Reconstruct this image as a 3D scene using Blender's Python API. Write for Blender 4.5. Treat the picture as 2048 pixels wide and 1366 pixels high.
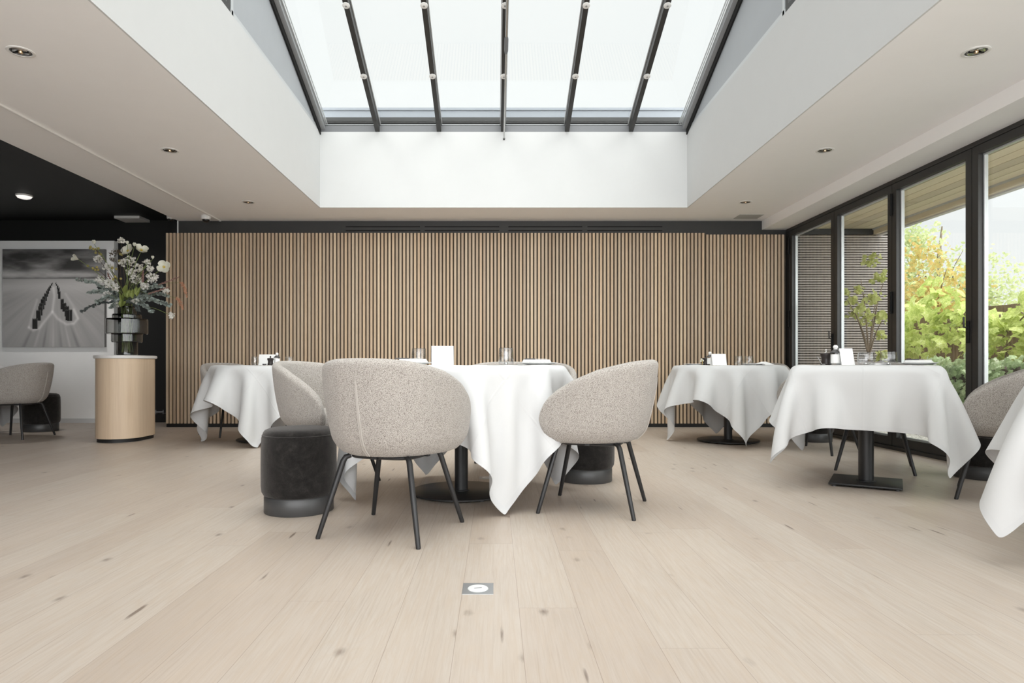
import bpy, bmesh, math, random
import numpy as np
from mathutils import Vector, Matrix, noise as mnoise
PI = math.pi
random.seed(7); np.random.seed(7)
for o in list(bpy.data.objects): bpy.data.objects.remove(o)
SC = bpy.context.scene; COL = SC.collection

# ------------------------------------------------------------------ camera, light, exposure
H = 0.76                      # eye height = table height
cam_d = bpy.data.cameras.new('camera'); cam = bpy.data.objects.new('camera', cam_d); COL.objects.link(cam)
cam.location = (0, 0, H); cam.rotation_euler = (PI/2, 0, 0)
cam_d.sensor_width = 36; cam_d.lens = 1300/2048*36
cam_d.shift_x = (1024-990)/2048; cam_d.shift_y = (731-683)/2048
cam_d.clip_start = 0.05; cam_d.clip_end = 200
SC.camera = cam
GLOW = 3.6
W = bpy.data.worlds.new('overcast_sky'); SC.world = W; W.use_nodes = True
wt = W.node_tree; bg = wt.nodes['Background']
def wn(t, **kw):
    d = wt.nodes.new(t)
    for k_, v_ in kw.items(): setattr(d, k_, v_)
    return d
# overcast dome, with an added fill glow centred below the horizon behind the viewer
wc = wn('ShaderNodeTexCoord'); dot = wn('ShaderNodeVectorMath', operation='DOT_PRODUCT'); wt.links.new(wc.outputs['Generated'], dot.inputs[0])
dot.inputs[1].default_value = Vector((.36, -.80, -.56)).normalized()
mr = wn('ShaderNodeMapRange', interpolation_type='SMOOTHSTEP'); wt.links.new(dot.outputs['Value'], mr.inputs[0])
mr.inputs[1].default_value = .0; mr.inputs[2].default_value = .71; mr.inputs[3].default_value = .71; mr.inputs[4].default_value = GLOW
wt.links.new(mr.outputs[0], bg.inputs[1]); bg.inputs[0].default_value = (0.975, 0.99, 1.0, 1)
sun_d = bpy.data.lights.new('hazy_sun', 'SUN'); sun = bpy.data.objects.new('hazy_sun', sun_d); COL.objects.link(sun)
sun_d.energy = 3.5; sun_d.angle = math.radians(85); sun_d.color = (1.0, 0.985, 0.965)
sun.rotation_euler = (math.radians(14), math.radians(6), 0); sun.location = (3, 2, 12)
SC.view_settings.view_transform = 'Standard'; SC.view_settings.look = 'None'
SC.view_settings.gamma = 1; SC.view_settings.use_curve_mapping = False
SC.view_settings.exposure = 0.58
SC.cycles.use_denoising = True
SC.cycles.max_bounces = 14; SC.cycles.diffuse_bounces = 7; SC.cycles.glossy_bounces = 5
SC.cycles.transparent_max_bounces = 24; SC.cycles.transmission_bounces = 8
SC.cycles.caustics_reflective = False; SC.cycles.caustics_refractive = False
SC.cycles.sample_clamp_indirect = 6.0

# ------------------------------------------------------------------ helpers
class MB:
    def __init__(s): s.v = []; s.f = []
    def add(s, vs, fs):
        b = len(s.v); s.v.extend([tuple(p) for p in vs]); s.f.extend([tuple(i+b for i in f) for f in fs]); return s
    def box(s, x0, x1, y0, y1, z0, z1, bev=0):
        if bev <= 0:
            return s.add([(x,y,z) for z in (z0,z1) for y in (y0,y1) for x in (x0,x1)],
                [(0,2,3,1),(4,5,7,6),(0,1,5,4),(2,6,7,3),(0,4,6,2),(1,3,7,5)])
        b = min(bev, (x1-x0)/2.01, (y1-y0)/2.01, (z1-z0)/2.01)
        bm = bmesh.new(); bmesh.ops.create_cube(bm, size=1)
        for v in bm.verts: v.co = ((x0+x1)/2+v.co.x*(x1-x0), (y0+y1)/2+v.co.y*(y1-y0), (z0+z1)/2+v.co.z*(z1-z0))
        bmesh.ops.bevel(bm, geom=bm.edges[:], offset=b, segments=2, affect='EDGES', profile=0.5)
        bm.verts.index_update()
        s.add([v.co for v in bm.verts], [[v.index for v in f.verts] for f in bm.faces]); bm.free(); return s
    def obox(s, c, ax, ay, az, hx, hy, hz):
        c = Vector(c); ax, ay, az = Vector(ax).normalized(), Vector(ay).normalized(), Vector(az).normalized()
        vs = [c+ax*i*hx+ay*j*hy+az*k*hz for k in (-1,1) for j in (-1,1) for i in (-1,1)]
        return s.add(vs, [(0,2,3,1),(4,5,7,6),(0,1,5,4),(2,6,7,3),(0,4,6,2),(1,3,7,5)])
    def lathe(s, prof, n=32, c=(0,0,0), a0=0.0):
        vs = []; fs = []; m = len(prof)
        for i in range(n):
            a = a0+2*PI*i/n; ca, sa = math.cos(a), math.sin(a)
            for r, z in prof: vs.append((c[0]+r*ca, c[1]+r*sa, c[2]+z))
        for i in range(n):
            j = (i+1) % n
            for k in range(m-1): fs.append((i*m+k, j*m+k, j*m+k+1, i*m+k+1))
        if prof[0][0] > 1e-6: fs.append([i*m for i in range(n)][::-1])
        if prof[-1][0] > 1e-6: fs.append([i*m+m-1 for i in range(n)])
        return s.add(vs, fs)
    def tube(s, pts, r, n=8, caps=True):
        pts = [Vector(p) for p in pts]; m = len(pts)
        rs = r if isinstance(r, (list, tuple)) else [r]*m
        t0 = (pts[1]-pts[0]).normalized(); up = Vector((0,0,1)) if abs(t0.z) < .9 else Vector((1,0,0))
        nx = t0.cross(up).normalized(); vs = []
        for i, p in enumerate(pts):
            t = (pts[min(i+1,m-1)]-pts[max(i-1,0)]).normalized()
            nx = (nx - t*nx.dot(t)).normalized(); ny = t.cross(nx)
            for k in range(n):
                a = 2*PI*k/n; vs.append(p+(nx*math.cos(a)+ny*math.sin(a))*rs[i])
        fs = [(i*n+k, i*n+(k+1)%n, (i+1)*n+(k+1)%n, (i+1)*n+k) for i in range(m-1) for k in range(n)]
        if caps: fs += [tuple(range(n))[::-1], tuple((m-1)*n+k for k in range(n))]
        return s.add(vs, fs)
    def rings(s, rings, cap0=True, cap1=True, closed=True):
        n = len(rings[0]); vs = [p for r in rings for p in r]
        kk = n if closed else n-1
        fs = [(i*n+k, i*n+(k+1)%n, (i+1)*n+(k+1)%n, (i+1)*n+k) for i in range(len(rings)-1) for k in range(kk)]
        if cap0: fs.append(tuple(range(n))[::-1])
        if cap1: fs.append(tuple((len(rings)-1)*n+k for k in range(n)))
        return s.add(vs, fs)
    def ball(s, c, r, nu=8, nv=6, sz=1.0):
        prof = [(max(r*math.sin(PI*k/nv),0), -r*sz*math.cos(PI*k/nv)) for k in range(nv+1)]
        return s.lathe(prof, nu, c)
    def poly_prism(s, pts, z0, z1):
        n = len(pts)
        return s.add([(x,y,z0) for x,y in pts]+[(x,y,z1) for x,y in pts],
            [tuple(range(n))[::-1], tuple(range(n,2*n))]+[(i,(i+1)%n,n+(i+1)%n,n+i) for i in range(n)])
    def xform(s, M):
        s.v = [tuple(M @ Vector(p)) for p in s.v]; return s
    def build(s, name, mat, parent=None, smooth=True, angle=40, recalc=True):
        me = bpy.data.meshes.new(name); me.from_pydata(s.v, [], s.f); me.update()
        if recalc:
            bm = bmesh.new(); bm.from_mesh(me); bmesh.ops.recalc_face_normals(bm, faces=bm.faces); bm.to_mesh(me); bm.free()
        if smooth:
            me.polygons.foreach_set('use_smooth', [True]*len(me.polygons))
            me.set_sharp_from_angle(angle=math.radians(angle))
        o = bpy.data.objects.new(name, me); COL.objects.link(o)
        for m in (mat if isinstance(mat, (list, tuple)) else [mat]): me.materials.append(m)
        if parent: o.parent = parent
        return o
def thing(name, label, cat, loc=(0,0,0), rz=0.0, group=None):
    o = bpy.data.objects.new(name, None); COL.objects.link(o); o.empty_display_size = .1
    o.location = loc; o.rotation_euler = (0,0,rz); return tag(o, label, cat, group)
def tag(o, label, cat, group=None, kind=None):
    o['label'] = label; o['category'] = cat
    if group: o['group'] = group
    if kind: o['kind'] = kind
    return o
def struct(o): o['kind'] = 'structure'; return o
KIDS = {}
def dup(root, loc, rz, label=None, group=None):
    kids = {}
    for o in bpy.data.objects:
        if o.parent: kids.setdefault(o.parent.name, []).append(o)
    def rec(o, par):
        c = o.copy(); COL.objects.link(c)
        if par: c.parent = par
        for ch in kids.get(o.name, []): rec(ch, c)
        return c
    r = rec(root, None); r.location = loc; r.rotation_euler = (0,0,rz)
    if label: r['label'] = label
    if group: r['group'] = group
    return r
def px(x, y, Y):              # photograph pixel at depth Y -> point
    return Vector(((x-990)*Y/1300, Y, H+(731-y)*Y/1300))

# ------------------------------------------------------------------ materials
class N:
    def __init__(s, name):
        s.m = bpy.data.materials.new(name); s.m.use_nodes = True; s.t = s.m.node_tree
        s.b = s.t.nodes['Principled BSDF']; s.out = s.t.nodes['Material Output']
    def n(s, typ, ins=None, **kw):
        d = s.t.nodes.new(typ)
        for k, v in kw.items(): setattr(d, k, v)
        for k, v in (ins or {}).items(): s.set(d.inputs[k], v)
        return d
    def set(s, sock, v):
        if isinstance(v, bpy.types.NodeSocket): s.t.links.new(v, sock)
        else: sock.default_value = v
    def math(s, op, a, b=0.0, c=0.0):
        d = s.n('ShaderNodeMath', operation=op); s.set(d.inputs[0], a); s.set(d.inputs[1], b); s.set(d.inputs[2], c); return d.outputs[0]
    def mix(s, f, a, b, mode='MIX'):
        d = s.n('ShaderNodeMix', data_type='RGBA', blend_type=mode); s.set(d.inputs[0], f); s.set(d.inputs[6], a); s.set(d.inputs[7], b); return d.outputs[2]
    def ramp(s, f, stops):
        d = s.n('ShaderNodeValToRGB'); s.set(d.inputs[0], f); e = d.color_ramp.elements
        while len(e) < len(stops): e.new(.5)
        for q, (p, c) in zip(e, stops): q.position = p; q.color = c if len(c) == 4 else (*c, 1)
        return d.outputs[0]
    def noise(s, scale, detail=3, rough=.55, vec=None, dist=0.0):
        d = s.n('ShaderNodeTexNoise', {'Scale': scale, 'Detail': detail, 'Roughness': rough, 'Distortion': dist})
        if vec is not None: s.set(d.inputs['Vector'], vec)
        return d.outputs[0]
    def coord(s, which='Object'): return s.n('ShaderNodeTexCoord').outputs[which]
    def map(s, v, scale=(1,1,1), loc=(0,0,0)):
        d = s.n('ShaderNodeMapping', {'Scale': scale, 'Location': loc}); s.set(d.inputs[0], v); return d.outputs[0]
    def bump(s, h, strength=.3, dist=.01):
        d = s.n('ShaderNodeBump', {'Strength': strength, 'Distance': dist, 'Height': h}); s.set(s.b.inputs['Normal'], d.outputs[0]); return s
    def col(s, c): s.set(s.b.inputs['Base Color'], c if isinstance(c, bpy.types.NodeSocket) else (*c, 1)); return s
    def p(s, **kw):
        for k, v in kw.items(): s.set(s.b.inputs[k.replace('_', ' ')], v)
        return s
def plain(name, c, rough=.6, metal=0.0, var=.05, scale=6.0, bump=0.0, bscale=120.0, spec=.5):
    k = N(name); v = k.noise(scale, 3, .6, k.coord())
    k.col(k.mix(v, (*[x*(1-var) for x in c], 1), (*[min(x*(1+var), 1) for x in c], 1)))
    k.p(Roughness=rough, Metallic=metal, Specular_IOR_Level=spec)
    if bump: k.bump(k.noise(bscale, 3, .6, k.coord()), bump, .004)
    return k.m
def s2l(r, g, b):
    f = lambda v: v/12.92 if v <= .04045 else ((v+.055)/1.055)**2.4
    return (f(r/255), f(g/255), f(b/255))

def mat_floor():
    k = N('oak_plank_floor'); w = .185; L = 1.95
    sep = k.n('ShaderNodeSeparateXYZ'); k.set(sep.inputs[0], k.coord()); x, y = sep.outputs[0], sep.outputs[1]
    xs = k.math('DIVIDE', k.math('ADD', x, .110+40*w), w); row = k.math('FLOOR', xs); fx = k.math('FRACT', xs)
    wn = k.n('ShaderNodeTexWhiteNoise', noise_dimensions='1D'); k.set(wn.inputs['W'], row)
    ys = k.math('ADD', k.math('DIVIDE', k.math('ADD', y, 40), L), k.math('MULTIPLY', wn.outputs[0], 7.31))
    seg = k.math('FLOOR', ys); fy = k.math('FRACT', ys)
    pid = k.math('ADD', k.math('MULTIPLY', row, 13.7), k.math('MULTIPLY', seg, 3.33))
    wn2 = k.n('ShaderNodeTexWhiteNoise', noise_dimensions='1D'); k.set(wn2.inputs['W'], pid); rnd = wn2.outputs[0]
    cmb = k.n('ShaderNodeCombineXYZ'); k.set(cmb.inputs[0], x); k.set(cmb.inputs[1], y); k.set(cmb.inputs[2], k.math('MULTIPLY', rnd, 37.0))
    P = cmb.outputs[0]
    fine = k.noise(1.0, 5, .65, k.map(P, (95, 5, 1)), .4)
    cath = k.noise(1.0, 2, .5, k.map(P, (7, .9, 1)), 1.2)
    rings = k.math('FRACT', k.math('MULTIPLY', cath, 9.0))
    rings = k.math('ABSOLUTE', k.math('SUBTRACT', rings, .5))
    blot = k.noise(1.0, 3, .5, k.map(P, (5, 1.4, 1)))
    base = k.ramp(rnd, [(0, (.405,.344,.296)), (.35, (.435,.375,.327)), (.7, (.457,.405,.357)), (1, (.47,.42,.372))])
    gr2 = k.noise(1.0, 4, .7, k.map(P, (150, 3.2, 1)), .3)
    gl = k.n('ShaderNodeMapRange', {1: .50, 2: .66, 3: 0.0, 4: 1.0}); k.set(gl.inputs[0], gr2)
    patch = k.noise(1.0, 2, .5, k.map(P, (9, 1.1, 1), (5,2,0)))
    c = k.mix(k.math('MULTIPLY', k.math('SUBTRACT', fine, .38), 1.25), base, (.36,.28,.215,1))
    c = k.mix(k.math('MULTIPLY', gl.outputs[0], k.math('MULTIPLY', patch, .62)), c, (.27,.205,.155,1))
    c = k.mix(k.math('MULTIPLY', k.math('POWER', k.math('MULTIPLY', rings, 2.0), 3.0), .30), c, (.42,.33,.25,1))
    c = k.mix(k.math('MULTIPLY', blot, .28), c, (.72,.62,.52,1))
    # knots and cracks
    vo = k.n('ShaderNodeTexVoronoi', {'Scale': 1.0, 'Randomness': 1.0}); k.set(vo.inputs['Vector'], k.map(P, (6.2, 3.4, 1)))
    dd = k.math('ADD', vo.outputs['Distance'], k.math('MULTIPLY', k.math('SUBTRACT', k.noise(1.0, 4, .7, k.map(P, (40, 12, 1))), .5), .18))
    kn = k.n('ShaderNodeMapRange', {1: .0, 2: .14, 3: 1.0, 4: 0.0}); k.set(kn.inputs[0], dd)
    wn3 = k.n('ShaderNodeTexWhiteNoise', noise_dimensions='3D'); k.set(wn3.inputs[0], vo.outputs['Position'])
    kn = k.math('MULTIPLY', kn.outputs[0], k.math('GREATER_THAN', wn3.outputs[0], .30))
    c = k.mix(k.math('MULTIPLY', k.math('POWER', kn, 1.4), .85), c, (.10,.065,.047,1))
    v2 = k.n('ShaderNodeTexVoronoi', {'Scale': 1.0, 'Randomness': 1.0}); k.set(v2.inputs['Vector'], k.map(P, (13, 1.5, 1), (3.3,1.7,0)))
    d2 = k.math('ADD', v2.outputs['Distance'], k.math('MULTIPLY', k.math('SUBTRACT', k.noise(1.0, 3, .6, k.map(P, (60, 7, 1))), .5), .15))
    kc = k.n('ShaderNodeMapRange', {1: .05, 2: .10, 3: 1.0, 4: 0.0}); k.set(kc.inputs[0], d2)
    wn4 = k.n('ShaderNodeTexWhiteNoise', noise_dimensions='3D'); k.set(wn4.inputs[0], v2.outputs['Position'])
    kc = k.math('MULTIPLY', kc.outputs[0], k.math('GREATER_THAN', wn4.outputs[0], .48))
    c = k.mix(k.math('MULTIPLY', kc, .72), c, (.10,.065,.048,1))
    ex = k.math('MULTIPLY', k.math('MINIMUM', fx, k.math('SUBTRACT', 1, fx)), w)
    ey = k.math('MULTIPLY', k.math('MINIMUM', fy, k.math('SUBTRACT', 1, fy)), L)
    seam = k.math('LESS_THAN', k.math('MINIMUM', ex, ey), .0008)
    c = k.mix(k.math('MULTIPLY', seam, .55), c, (.2,.14,.1,1))
    k.col(c); k.p(Roughness=k.math('ADD', .31, k.math('MULTIPLY', fine, .18)), Specular_IOR_Level=.4)
    k.bump(k.math('SUBTRACT', k.math('MULTIPLY', fine, .35), seam), .25, .002)
    return k.m
def mat_wood(name, c0, c1, axis=2, scale=1.0, rough=.5, per=None, off=0.0):
    k = N(name); P = k.coord()
    sc = [26*scale, 26*scale, 26*scale]; sc[axis] = 1.1*scale
    g = k.noise(1.0, 5, .62, k.map(P, sc), .6)
    sc2 = [160*scale]*3; sc2[axis] = 4*scale
    g2 = k.noise(1.0, 3, .6, k.map(P, sc2))
    c = k.ramp(k.math('ADD', k.math('MULTIPLY', g, .7), k.math('MULTIPLY', g2, .3)), [(.25, c0), (.75, c1)])
    if per:
        sep = k.n('ShaderNodeSeparateXYZ'); k.set(sep.inputs[0], P)
        wn = k.n('ShaderNodeTexWhiteNoise', noise_dimensions='1D')
        k.set(wn.inputs['W'], k.math('FLOOR', k.math('DIVIDE', k.math('ADD', sep.outputs[per[0]], off), per[1])))
        t = k.ramp(wn.outputs[0], [(0, (.80,.76,.74)), (.4, (.95,.95,.94)), (.75, (1.0,.93,.86)), (1, (1.12,1.12,1.08))])
        c = k.mix(1.0, c, t, 'MULTIPLY')
    k.col(c); k.p(Roughness=rough, Specular_IOR_Level=.35); k.bump(g2, .15, .002)
    return k.m
def mat_boucle():
    k = N('boucle_fabric'); P = k.coord()
    v = k.n('ShaderNodeTexVoronoi', {'Scale': 300.0}); k.set(v.inputs['Vector'], k.map(P, (1,1,1.3)))
    n1 = k.noise(420, 3, .7, P); n2 = k.noise(9, 2, .5, P)
    f = k.math('ADD', k.math('MULTIPLY', v.outputs['Distance'], .5), k.math('MULTIPLY', n1, .6))
    c = k.ramp(f, [(.28, (.63,.60,.565)), (.50, (.435,.405,.373)), (.70, (.20,.179,.161))])
    c = k.mix(k.math('MULTIPLY', n2, .12), c, (.50,.45,.41,1))
    k.col(c); k.p(Roughness=.95, Specular_IOR_Level=.15, Sheen_Weight=.25)
    k.bump(k.math('SUBTRACT', 1.0, f), .55, .004); return k.m
def mat_linen():
    k = N('white_linen'); uv = k.coord('UV'); sep = k.n('ShaderNodeSeparateXYZ'); k.set(sep.inputs[0], uv)
    u, v = sep.outputs[0], sep.outputs[1]
    def line(s, n, wd):
        f = k.math('FRACT', k.math('ADD', k.math('MULTIPLY', s, n), .5)); d = k.math('ABSOLUTE', k.math('SUBTRACT', f, .5))
        r = k.n('ShaderNodeMapRange', {1: 0.0, 2: wd, 3: 1.0, 4: 0.0}); k.set(r.inputs[0], d); return r.outputs[0]
    cr = k.math('MAXIMUM', line(u, 4, .02), line(v, 4, .02))
    e = k.math('MINIMUM', k.math('MINIMUM', u, k.math('SUBTRACT', 1, u)), k.math('MINIMUM', v, k.math('SUBTRACT', 1, v)))
    hem = k.math('LESS_THAN', e, .018)
    wrk = k.noise(5, 3, .55, uv)
    k.col(k.mix(k.math('MULTIPLY', hem, .5), (.585,.59,.595,1), (.555,.56,.57,1)))
    k.p(Roughness=.8, Specular_IOR_Level=.25, Sheen_Weight=.1)
    k.bump(k.math('ADD', k.math('ADD', k.math('MULTIPLY', cr, .5), k.math('MULTIPLY', hem, .5)), k.math('MULTIPLY', wrk, 2.2)), .35, .006)
    return k.m
def mat_glass(name, tint=(1,1,1), refl=1.0, edge=0.0, rough=0.0, ior=1.5):
    k = N(name); t = k.t
    geo = k.n('ShaderNodeNewGeometry'); iv = k.math('ADD', ior, k.math('MULTIPLY', geo.outputs['Backfacing'], 1/ior-ior))
    fr = k.n('ShaderNodeFresnel', {'IOR': iv}); tr = k.n('ShaderNodeBsdfTransparent'); gl = k.n('ShaderNodeBsdfGlossy', {'Roughness': rough})
    if edge:
        lw = k.n('ShaderNodeLayerWeight', {'Blend': .35})
        k.set(tr.inputs[0], k.mix(k.math('MULTIPLY', k.math('POWER', lw.outputs['Facing'], 1.6), edge), (*tint, 1), (*[q*.28 for q in tint], 1)))
    else: tr.inputs[0].default_value = (*tint, 1)
    mx = k.n('ShaderNodeMixShader'); k.set(mx.inputs[0], k.math('MINIMUM', k.math('MULTIPLY', fr.outputs[0], refl), 1.0))
    k.set(mx.inputs[1], tr.outputs[0]); k.set(mx.inputs[2], gl.outputs[0]); k.set(k.out.inputs[0], mx.outputs[0])
    t.nodes.remove(k.b); return k.m
def mat_leaf(name, c0, c1, c2=None, trans=.35, scale=3.0, rough=.5):
    k = N(name); P = k.coord(); n = k.noise(scale, 3, .7, P); n2 = k.noise(scale*9, 2, .6, P)
    f = k.math('ADD', k.math('MULTIPLY', n, .55), k.math('MULTIPLY', n2, .45))
    st = [(.34, c0), (.58, c1)] + ([(.70, c2)] if c2 else [])
    c = k.ramp(f, st); k.col(c); k.p(Roughness=rough, Specular_IOR_Level=.3)
    tl = k.n('ShaderNodeBsdfTranslucent'); k.set(tl.inputs[0], c); mx = k.n('ShaderNodeMixShader', {0: trans})
    k.set(mx.inputs[1], k.b.outputs[0]); k.set(mx.inputs[2], tl.outputs[0]); k.set(k.out.inputs[0], mx.outputs[0]); return k.m
def mat_velvet():
    k = N('charcoal_velvet'); P = k.coord(); n = k.noise(26, 5, .75, P, .4); n2 = k.noise(420, 3, .6, P)
    k.col(k.ramp(k.math('ADD', k.math('MULTIPLY', n, .75), k.math('MULTIPLY', n2, .3)), [(.36,(.009,.008,.008)),(.55,(.018,.0165,.0155)),(.74,(.036,.033,.031))])); k.p(Roughness=.92, Specular_IOR_Level=.15, Sheen_Weight=.55, Sheen_Roughness=.4)
    k.b.inputs['Sheen Tint'].default_value = (.55,.52,.5,1)
    k.bump(n2, .5, .004); return k.m
M = dict(
 alcwall=plain('alcove_wall_paint', (.93,.93,.92), .88, var=.02),
 floor=mat_floor(),
 white=plain('white_plaster', (.63,.635,.635), .85, var=.02, bump=.05),
 ceil=plain('ceiling_paint', (.93,.922,.92), .88, var=.015),
 black=plain('black_paint', (.007,.007,.007), .55, var=.1),
 band=plain('anthracite_paint', (.032,.032,.032), .5, var=.1),
 void=plain('slot_black', (.004,.004,.004), .8),
 felt=plain('brown_felt', (.085,.066,.048), .95, var=.2, scale=60),
 oak=mat_wood('oak_slat', (.50,.375,.26), (.675,.55,.42), 2, 1.0, .55, (0, .0449), 4.05),
 oakv=mat_wood('oak_veneer', (.60,.45,.31), (.76,.61,.45), 2, .9, .45),
 stone=plain('white_stone', (.74,.73,.715), .3, var=.06, scale=9),
 frame=plain('dark_aluminium', (.028,.027,.026), .42, var=.08, spec=.5),
 bead=plain('pale_aluminium', (.62,.64,.65), .35, metal=.3, var=.03),
 greymetal=plain('grey_aluminium', (.19,.195,.205), .45, metal=.2, var=.04),
 panel=plain('grey_panel', (.42,.44,.465), .45, metal=.1, var=.04),
 steel=plain('brushed_steel', (.55,.55,.54), .3, metal=1.0, var=.05),
 chrome=plain('chrome', (.75,.74,.72), .12, metal=1.0, var=.03),
 gunmetal=plain('gunmetal_band', (.055,.055,.056), .38, var=.12),
 lamp=None,
 blackmetal=plain('black_steel', (.017,.017,.018), .42, var=.15, bump=.08, bscale=260),
 socket=plain('satin_steel', (.42,.43,.44), .38, metal=.8, var=.06),
 socketcap=plain('pale_cap', (.72,.73,.73), .4, metal=.1, var=.03),
 boucle=mat_boucle(), seam=plain('seam_piping', (.43,.40,.37), .9, var=.1, bump=.3, bscale=300),
 velvet=mat_velvet(), linen=mat_linen(),
 paper=plain('white_card', (.86,.86,.85), .7, var=.01), china=plain('white_china', (.84,.84,.83), .2, var=.01),
 napkin=plain('white_napkin', (.86,.86,.86), .85, var=.02),
 darkpot=plain('dark_wood_pot', (.022,.016,.015), .4, var=.2), darkgrey=plain('dark_grey_metal', (.06,.06,.062), .4),
 wplast=plain('white_plastic', (.78,.77,.75), .4, var=.02), amber=plain('lamp_bulb', (.62,.45,.28), .15, metal=.7),
 parapet=plain('roof_edge_metal', (.27,.29,.325), .5, metal=.1), rake=plain('rake_aluminium', (.36,.37,.38), .4, metal=.2, var=.04),
 glass=mat_glass('clear_pane', (.97,.985,.975), 1.0),
 tumbler=mat_glass('tumbler_glass', (.97,.975,.98), 1.3, .30),
 smoke=mat_glass('smoked_glass', (.70,.70,.695), 1.6, .75),
 dome=plain('dark_dome', (.012,.011,.01), .08),
 soffit=mat_wood('soffit_boards', (.78,.69,.53), (.90,.82,.66), 1, .8, .6, (0, .14)),
 fascia=plain('pale_fascia', (.70,.68,.70), .6), batten=plain('weathered_batten', (.36,.325,.305), .8, var=.25, scale=14),
 bounce_slab=plain('pale_bounce_slab', (.74,.72,.69), .8, var=.08),
 gravel=plain('pale_gravel', (.72,.70,.66), .9, var=.35, scale=60, bump=.8, bscale=70), kerb=plain('pale_kerb', (.7,.7,.69), .7),
 ground=plain('garden_soil', (.36,.33,.27), .95, var=.3, scale=8), fence=plain('fence_board', (.17,.115,.075), .85, var=.35, scale=7),
 bark=plain('bark', (.20,.155,.115), .9, var=.35, scale=18), stem=plain('green_stem', (.17,.22,.07), .6, var=.2),
 twig=plain('brown_twig', (.075,.05,.035), .8, var=.2),
 petal=mat_leaf('cream_petal', (.78,.78,.66), (.88,.88,.81), None, .3, 30, .6),
 blossom=mat_leaf('white_blossom', (.80,.79,.74), (.90,.89,.86), None, .3, 40, .6),
 stamen=plain('yellow_stamen', (.62,.46,.06), .8), berry=plain('olive_berry', (.36,.31,.10), .45, var=.3, scale=60),
 euca=mat_leaf('eucalyptus_leaf', (.20,.25,.225), (.42,.47,.44), None, .2, 14), eucad=mat_leaf('dark_eucalyptus_leaf', (.06,.075,.075), (.15,.17,.165), None, .15, 14),
 green=mat_leaf('fresh_leaf', (.16,.22,.05), (.32,.37,.11), None, .3, 14), plume=plain('dusty_pink_plume', (.30,.17,.15), .95, var=.3, scale=90),
 amar=plain('coral_amaranth', (.52,.27,.17), .95, var=.35, scale=90), brownbl=plain('brown_bloom', (.10,.075,.05), .9, var=.4, scale=60),
 vine=mat_leaf('vine_leaf', (.28,.40,.06), (.72,.79,.28), (.88,.90,.68), .4, 6.0), ivy=mat_leaf('ivy_leaf', (.22,.33,.14), (.54,.66,.38), (.84,.88,.72), .35, 2.5),
 maple=mat_leaf('autumn_maple_leaf', (.42,.48,.15), (.66,.50,.18), (.50,.15,.06), .5, 2.5), birch=mat_leaf('birch_leaf', (.42,.50,.25), (.66,.71,.42), None, .45, 1.0),
 acer=mat_leaf('young_acer_leaf', (.50,.56,.20), (.70,.74,.32), (.58,.36,.18), .5, 3.0),
)

def emissive(name, c, e):
    k = N(name); k.col(c); k.p(Emission_Color=(*c, 1), Emission_Strength=e); return k.m
M['lamp'] = emissive('lit_lamp_glass', (1.0,.97,.92), .55)
# ------------------------------------------------------------------ room shell
def S(name, mb, mat, label, cat, parent=None, smooth=False):
    o = mb.build(name, mat, parent, smooth); o['kind'] = 'structure'
    if not parent: o['label'] = label; o['category'] = cat
    return o
CZ = 2.55; OX0, OX1, OY0, OY1 = -1.983, 2.178, .5, 7.364; WT = 3.407; XR = 3.60; LN = .012
S('floor', MB().box(-8, XR+.07, -2.2, 8.7, -.1, 0), M['floor'], 'pale oak plank floor running towards the slatted wall', 'floor')
c = MB().box(-3.92, OX0-LN, -2.2, 8.05, CZ, CZ+.2).box(OX1+LN, XR+.1, -2.2, 8.05, CZ, CZ+.2)
c.box(OX0-LN, OX1+LN, OY1+LN, 8.05, CZ, CZ+.2).box(OX0-LN, OX1+LN, -2.2, OY0-LN, CZ, CZ+.2)
S('ceiling', c, M['ceil'], 'off-white flat ceiling around the skylight well', 'ceiling')
S('trim_1', MB().box(3.305, XR+.1, -2.2, 8.05, 2.44, CZ-.0005), M['ceil'], 'lowered white ceiling strip along the glazed doors', 'trim')
w = MB().box(OX0-LN, OX0, OY0-LN, OY1+LN, CZ, WT).box(OX1, OX1+LN, OY0-LN, OY1+LN, CZ, WT)
w.box(OX0, OX1, OY1, OY1+LN, CZ, WT).box(OX0, OX1, OY0-LN, OY0, CZ, WT)
S('wall_skylight_well', w, M['white'], 'bright white walls of the skylight well', 'wall')
S('wall_back', MB().box(-3.92, XR+.1, 8.05, 8.2, 0, CZ+.2).box(-4.06, -3.92, 8.05, 8.2, 0, 2.391), M['band'], 'anthracite band of wall above the wooden slats', 'wall')
S('trim_2', MB().box(-3.93, -3.918, 8.035, 8.05, 2.39, CZ), M['white'], 'thin white corner strip above left end of the slats', 'trim')
S('wall_alcove', MB().box(-8, -3.9, 8.69, 8.8, 0, 2.75).box(-4.06, -3.93, 8.2, 8.69, 0, 2.75).box(-8, -3.9, -2.3, -2.2, 0, 2.75), M['black'], 'black wall behind the console with flowers, and an added unseen rear wall keeping daylight out', 'wall')  # last box is an unseen rear wall, added to darken the alcove
S('ceiling_alcove', MB().box(-8, -3.92, -2.2, 8.8, 2.70, 2.8), M['black'], 'black ceiling over the alcove with the picture', 'ceiling')
S('wall_picture', MB().box(-8, -5.04, 8.60, 8.69, 0, 2.41), M['alcwall'], 'white wall panel behind the framed beach picture', 'wall')
S('wall_left', MB().box(-8.1, -8, -2.2, 8.8, 0, 2.8), M['black'], 'dark side wall of the alcove', 'wall')
S('baseboard_picture', MB().box(-8, -5.04, 8.588, 8.60, 0, .06), M['white'], 'low white baseboard below the beach picture', 'baseboard')

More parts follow.
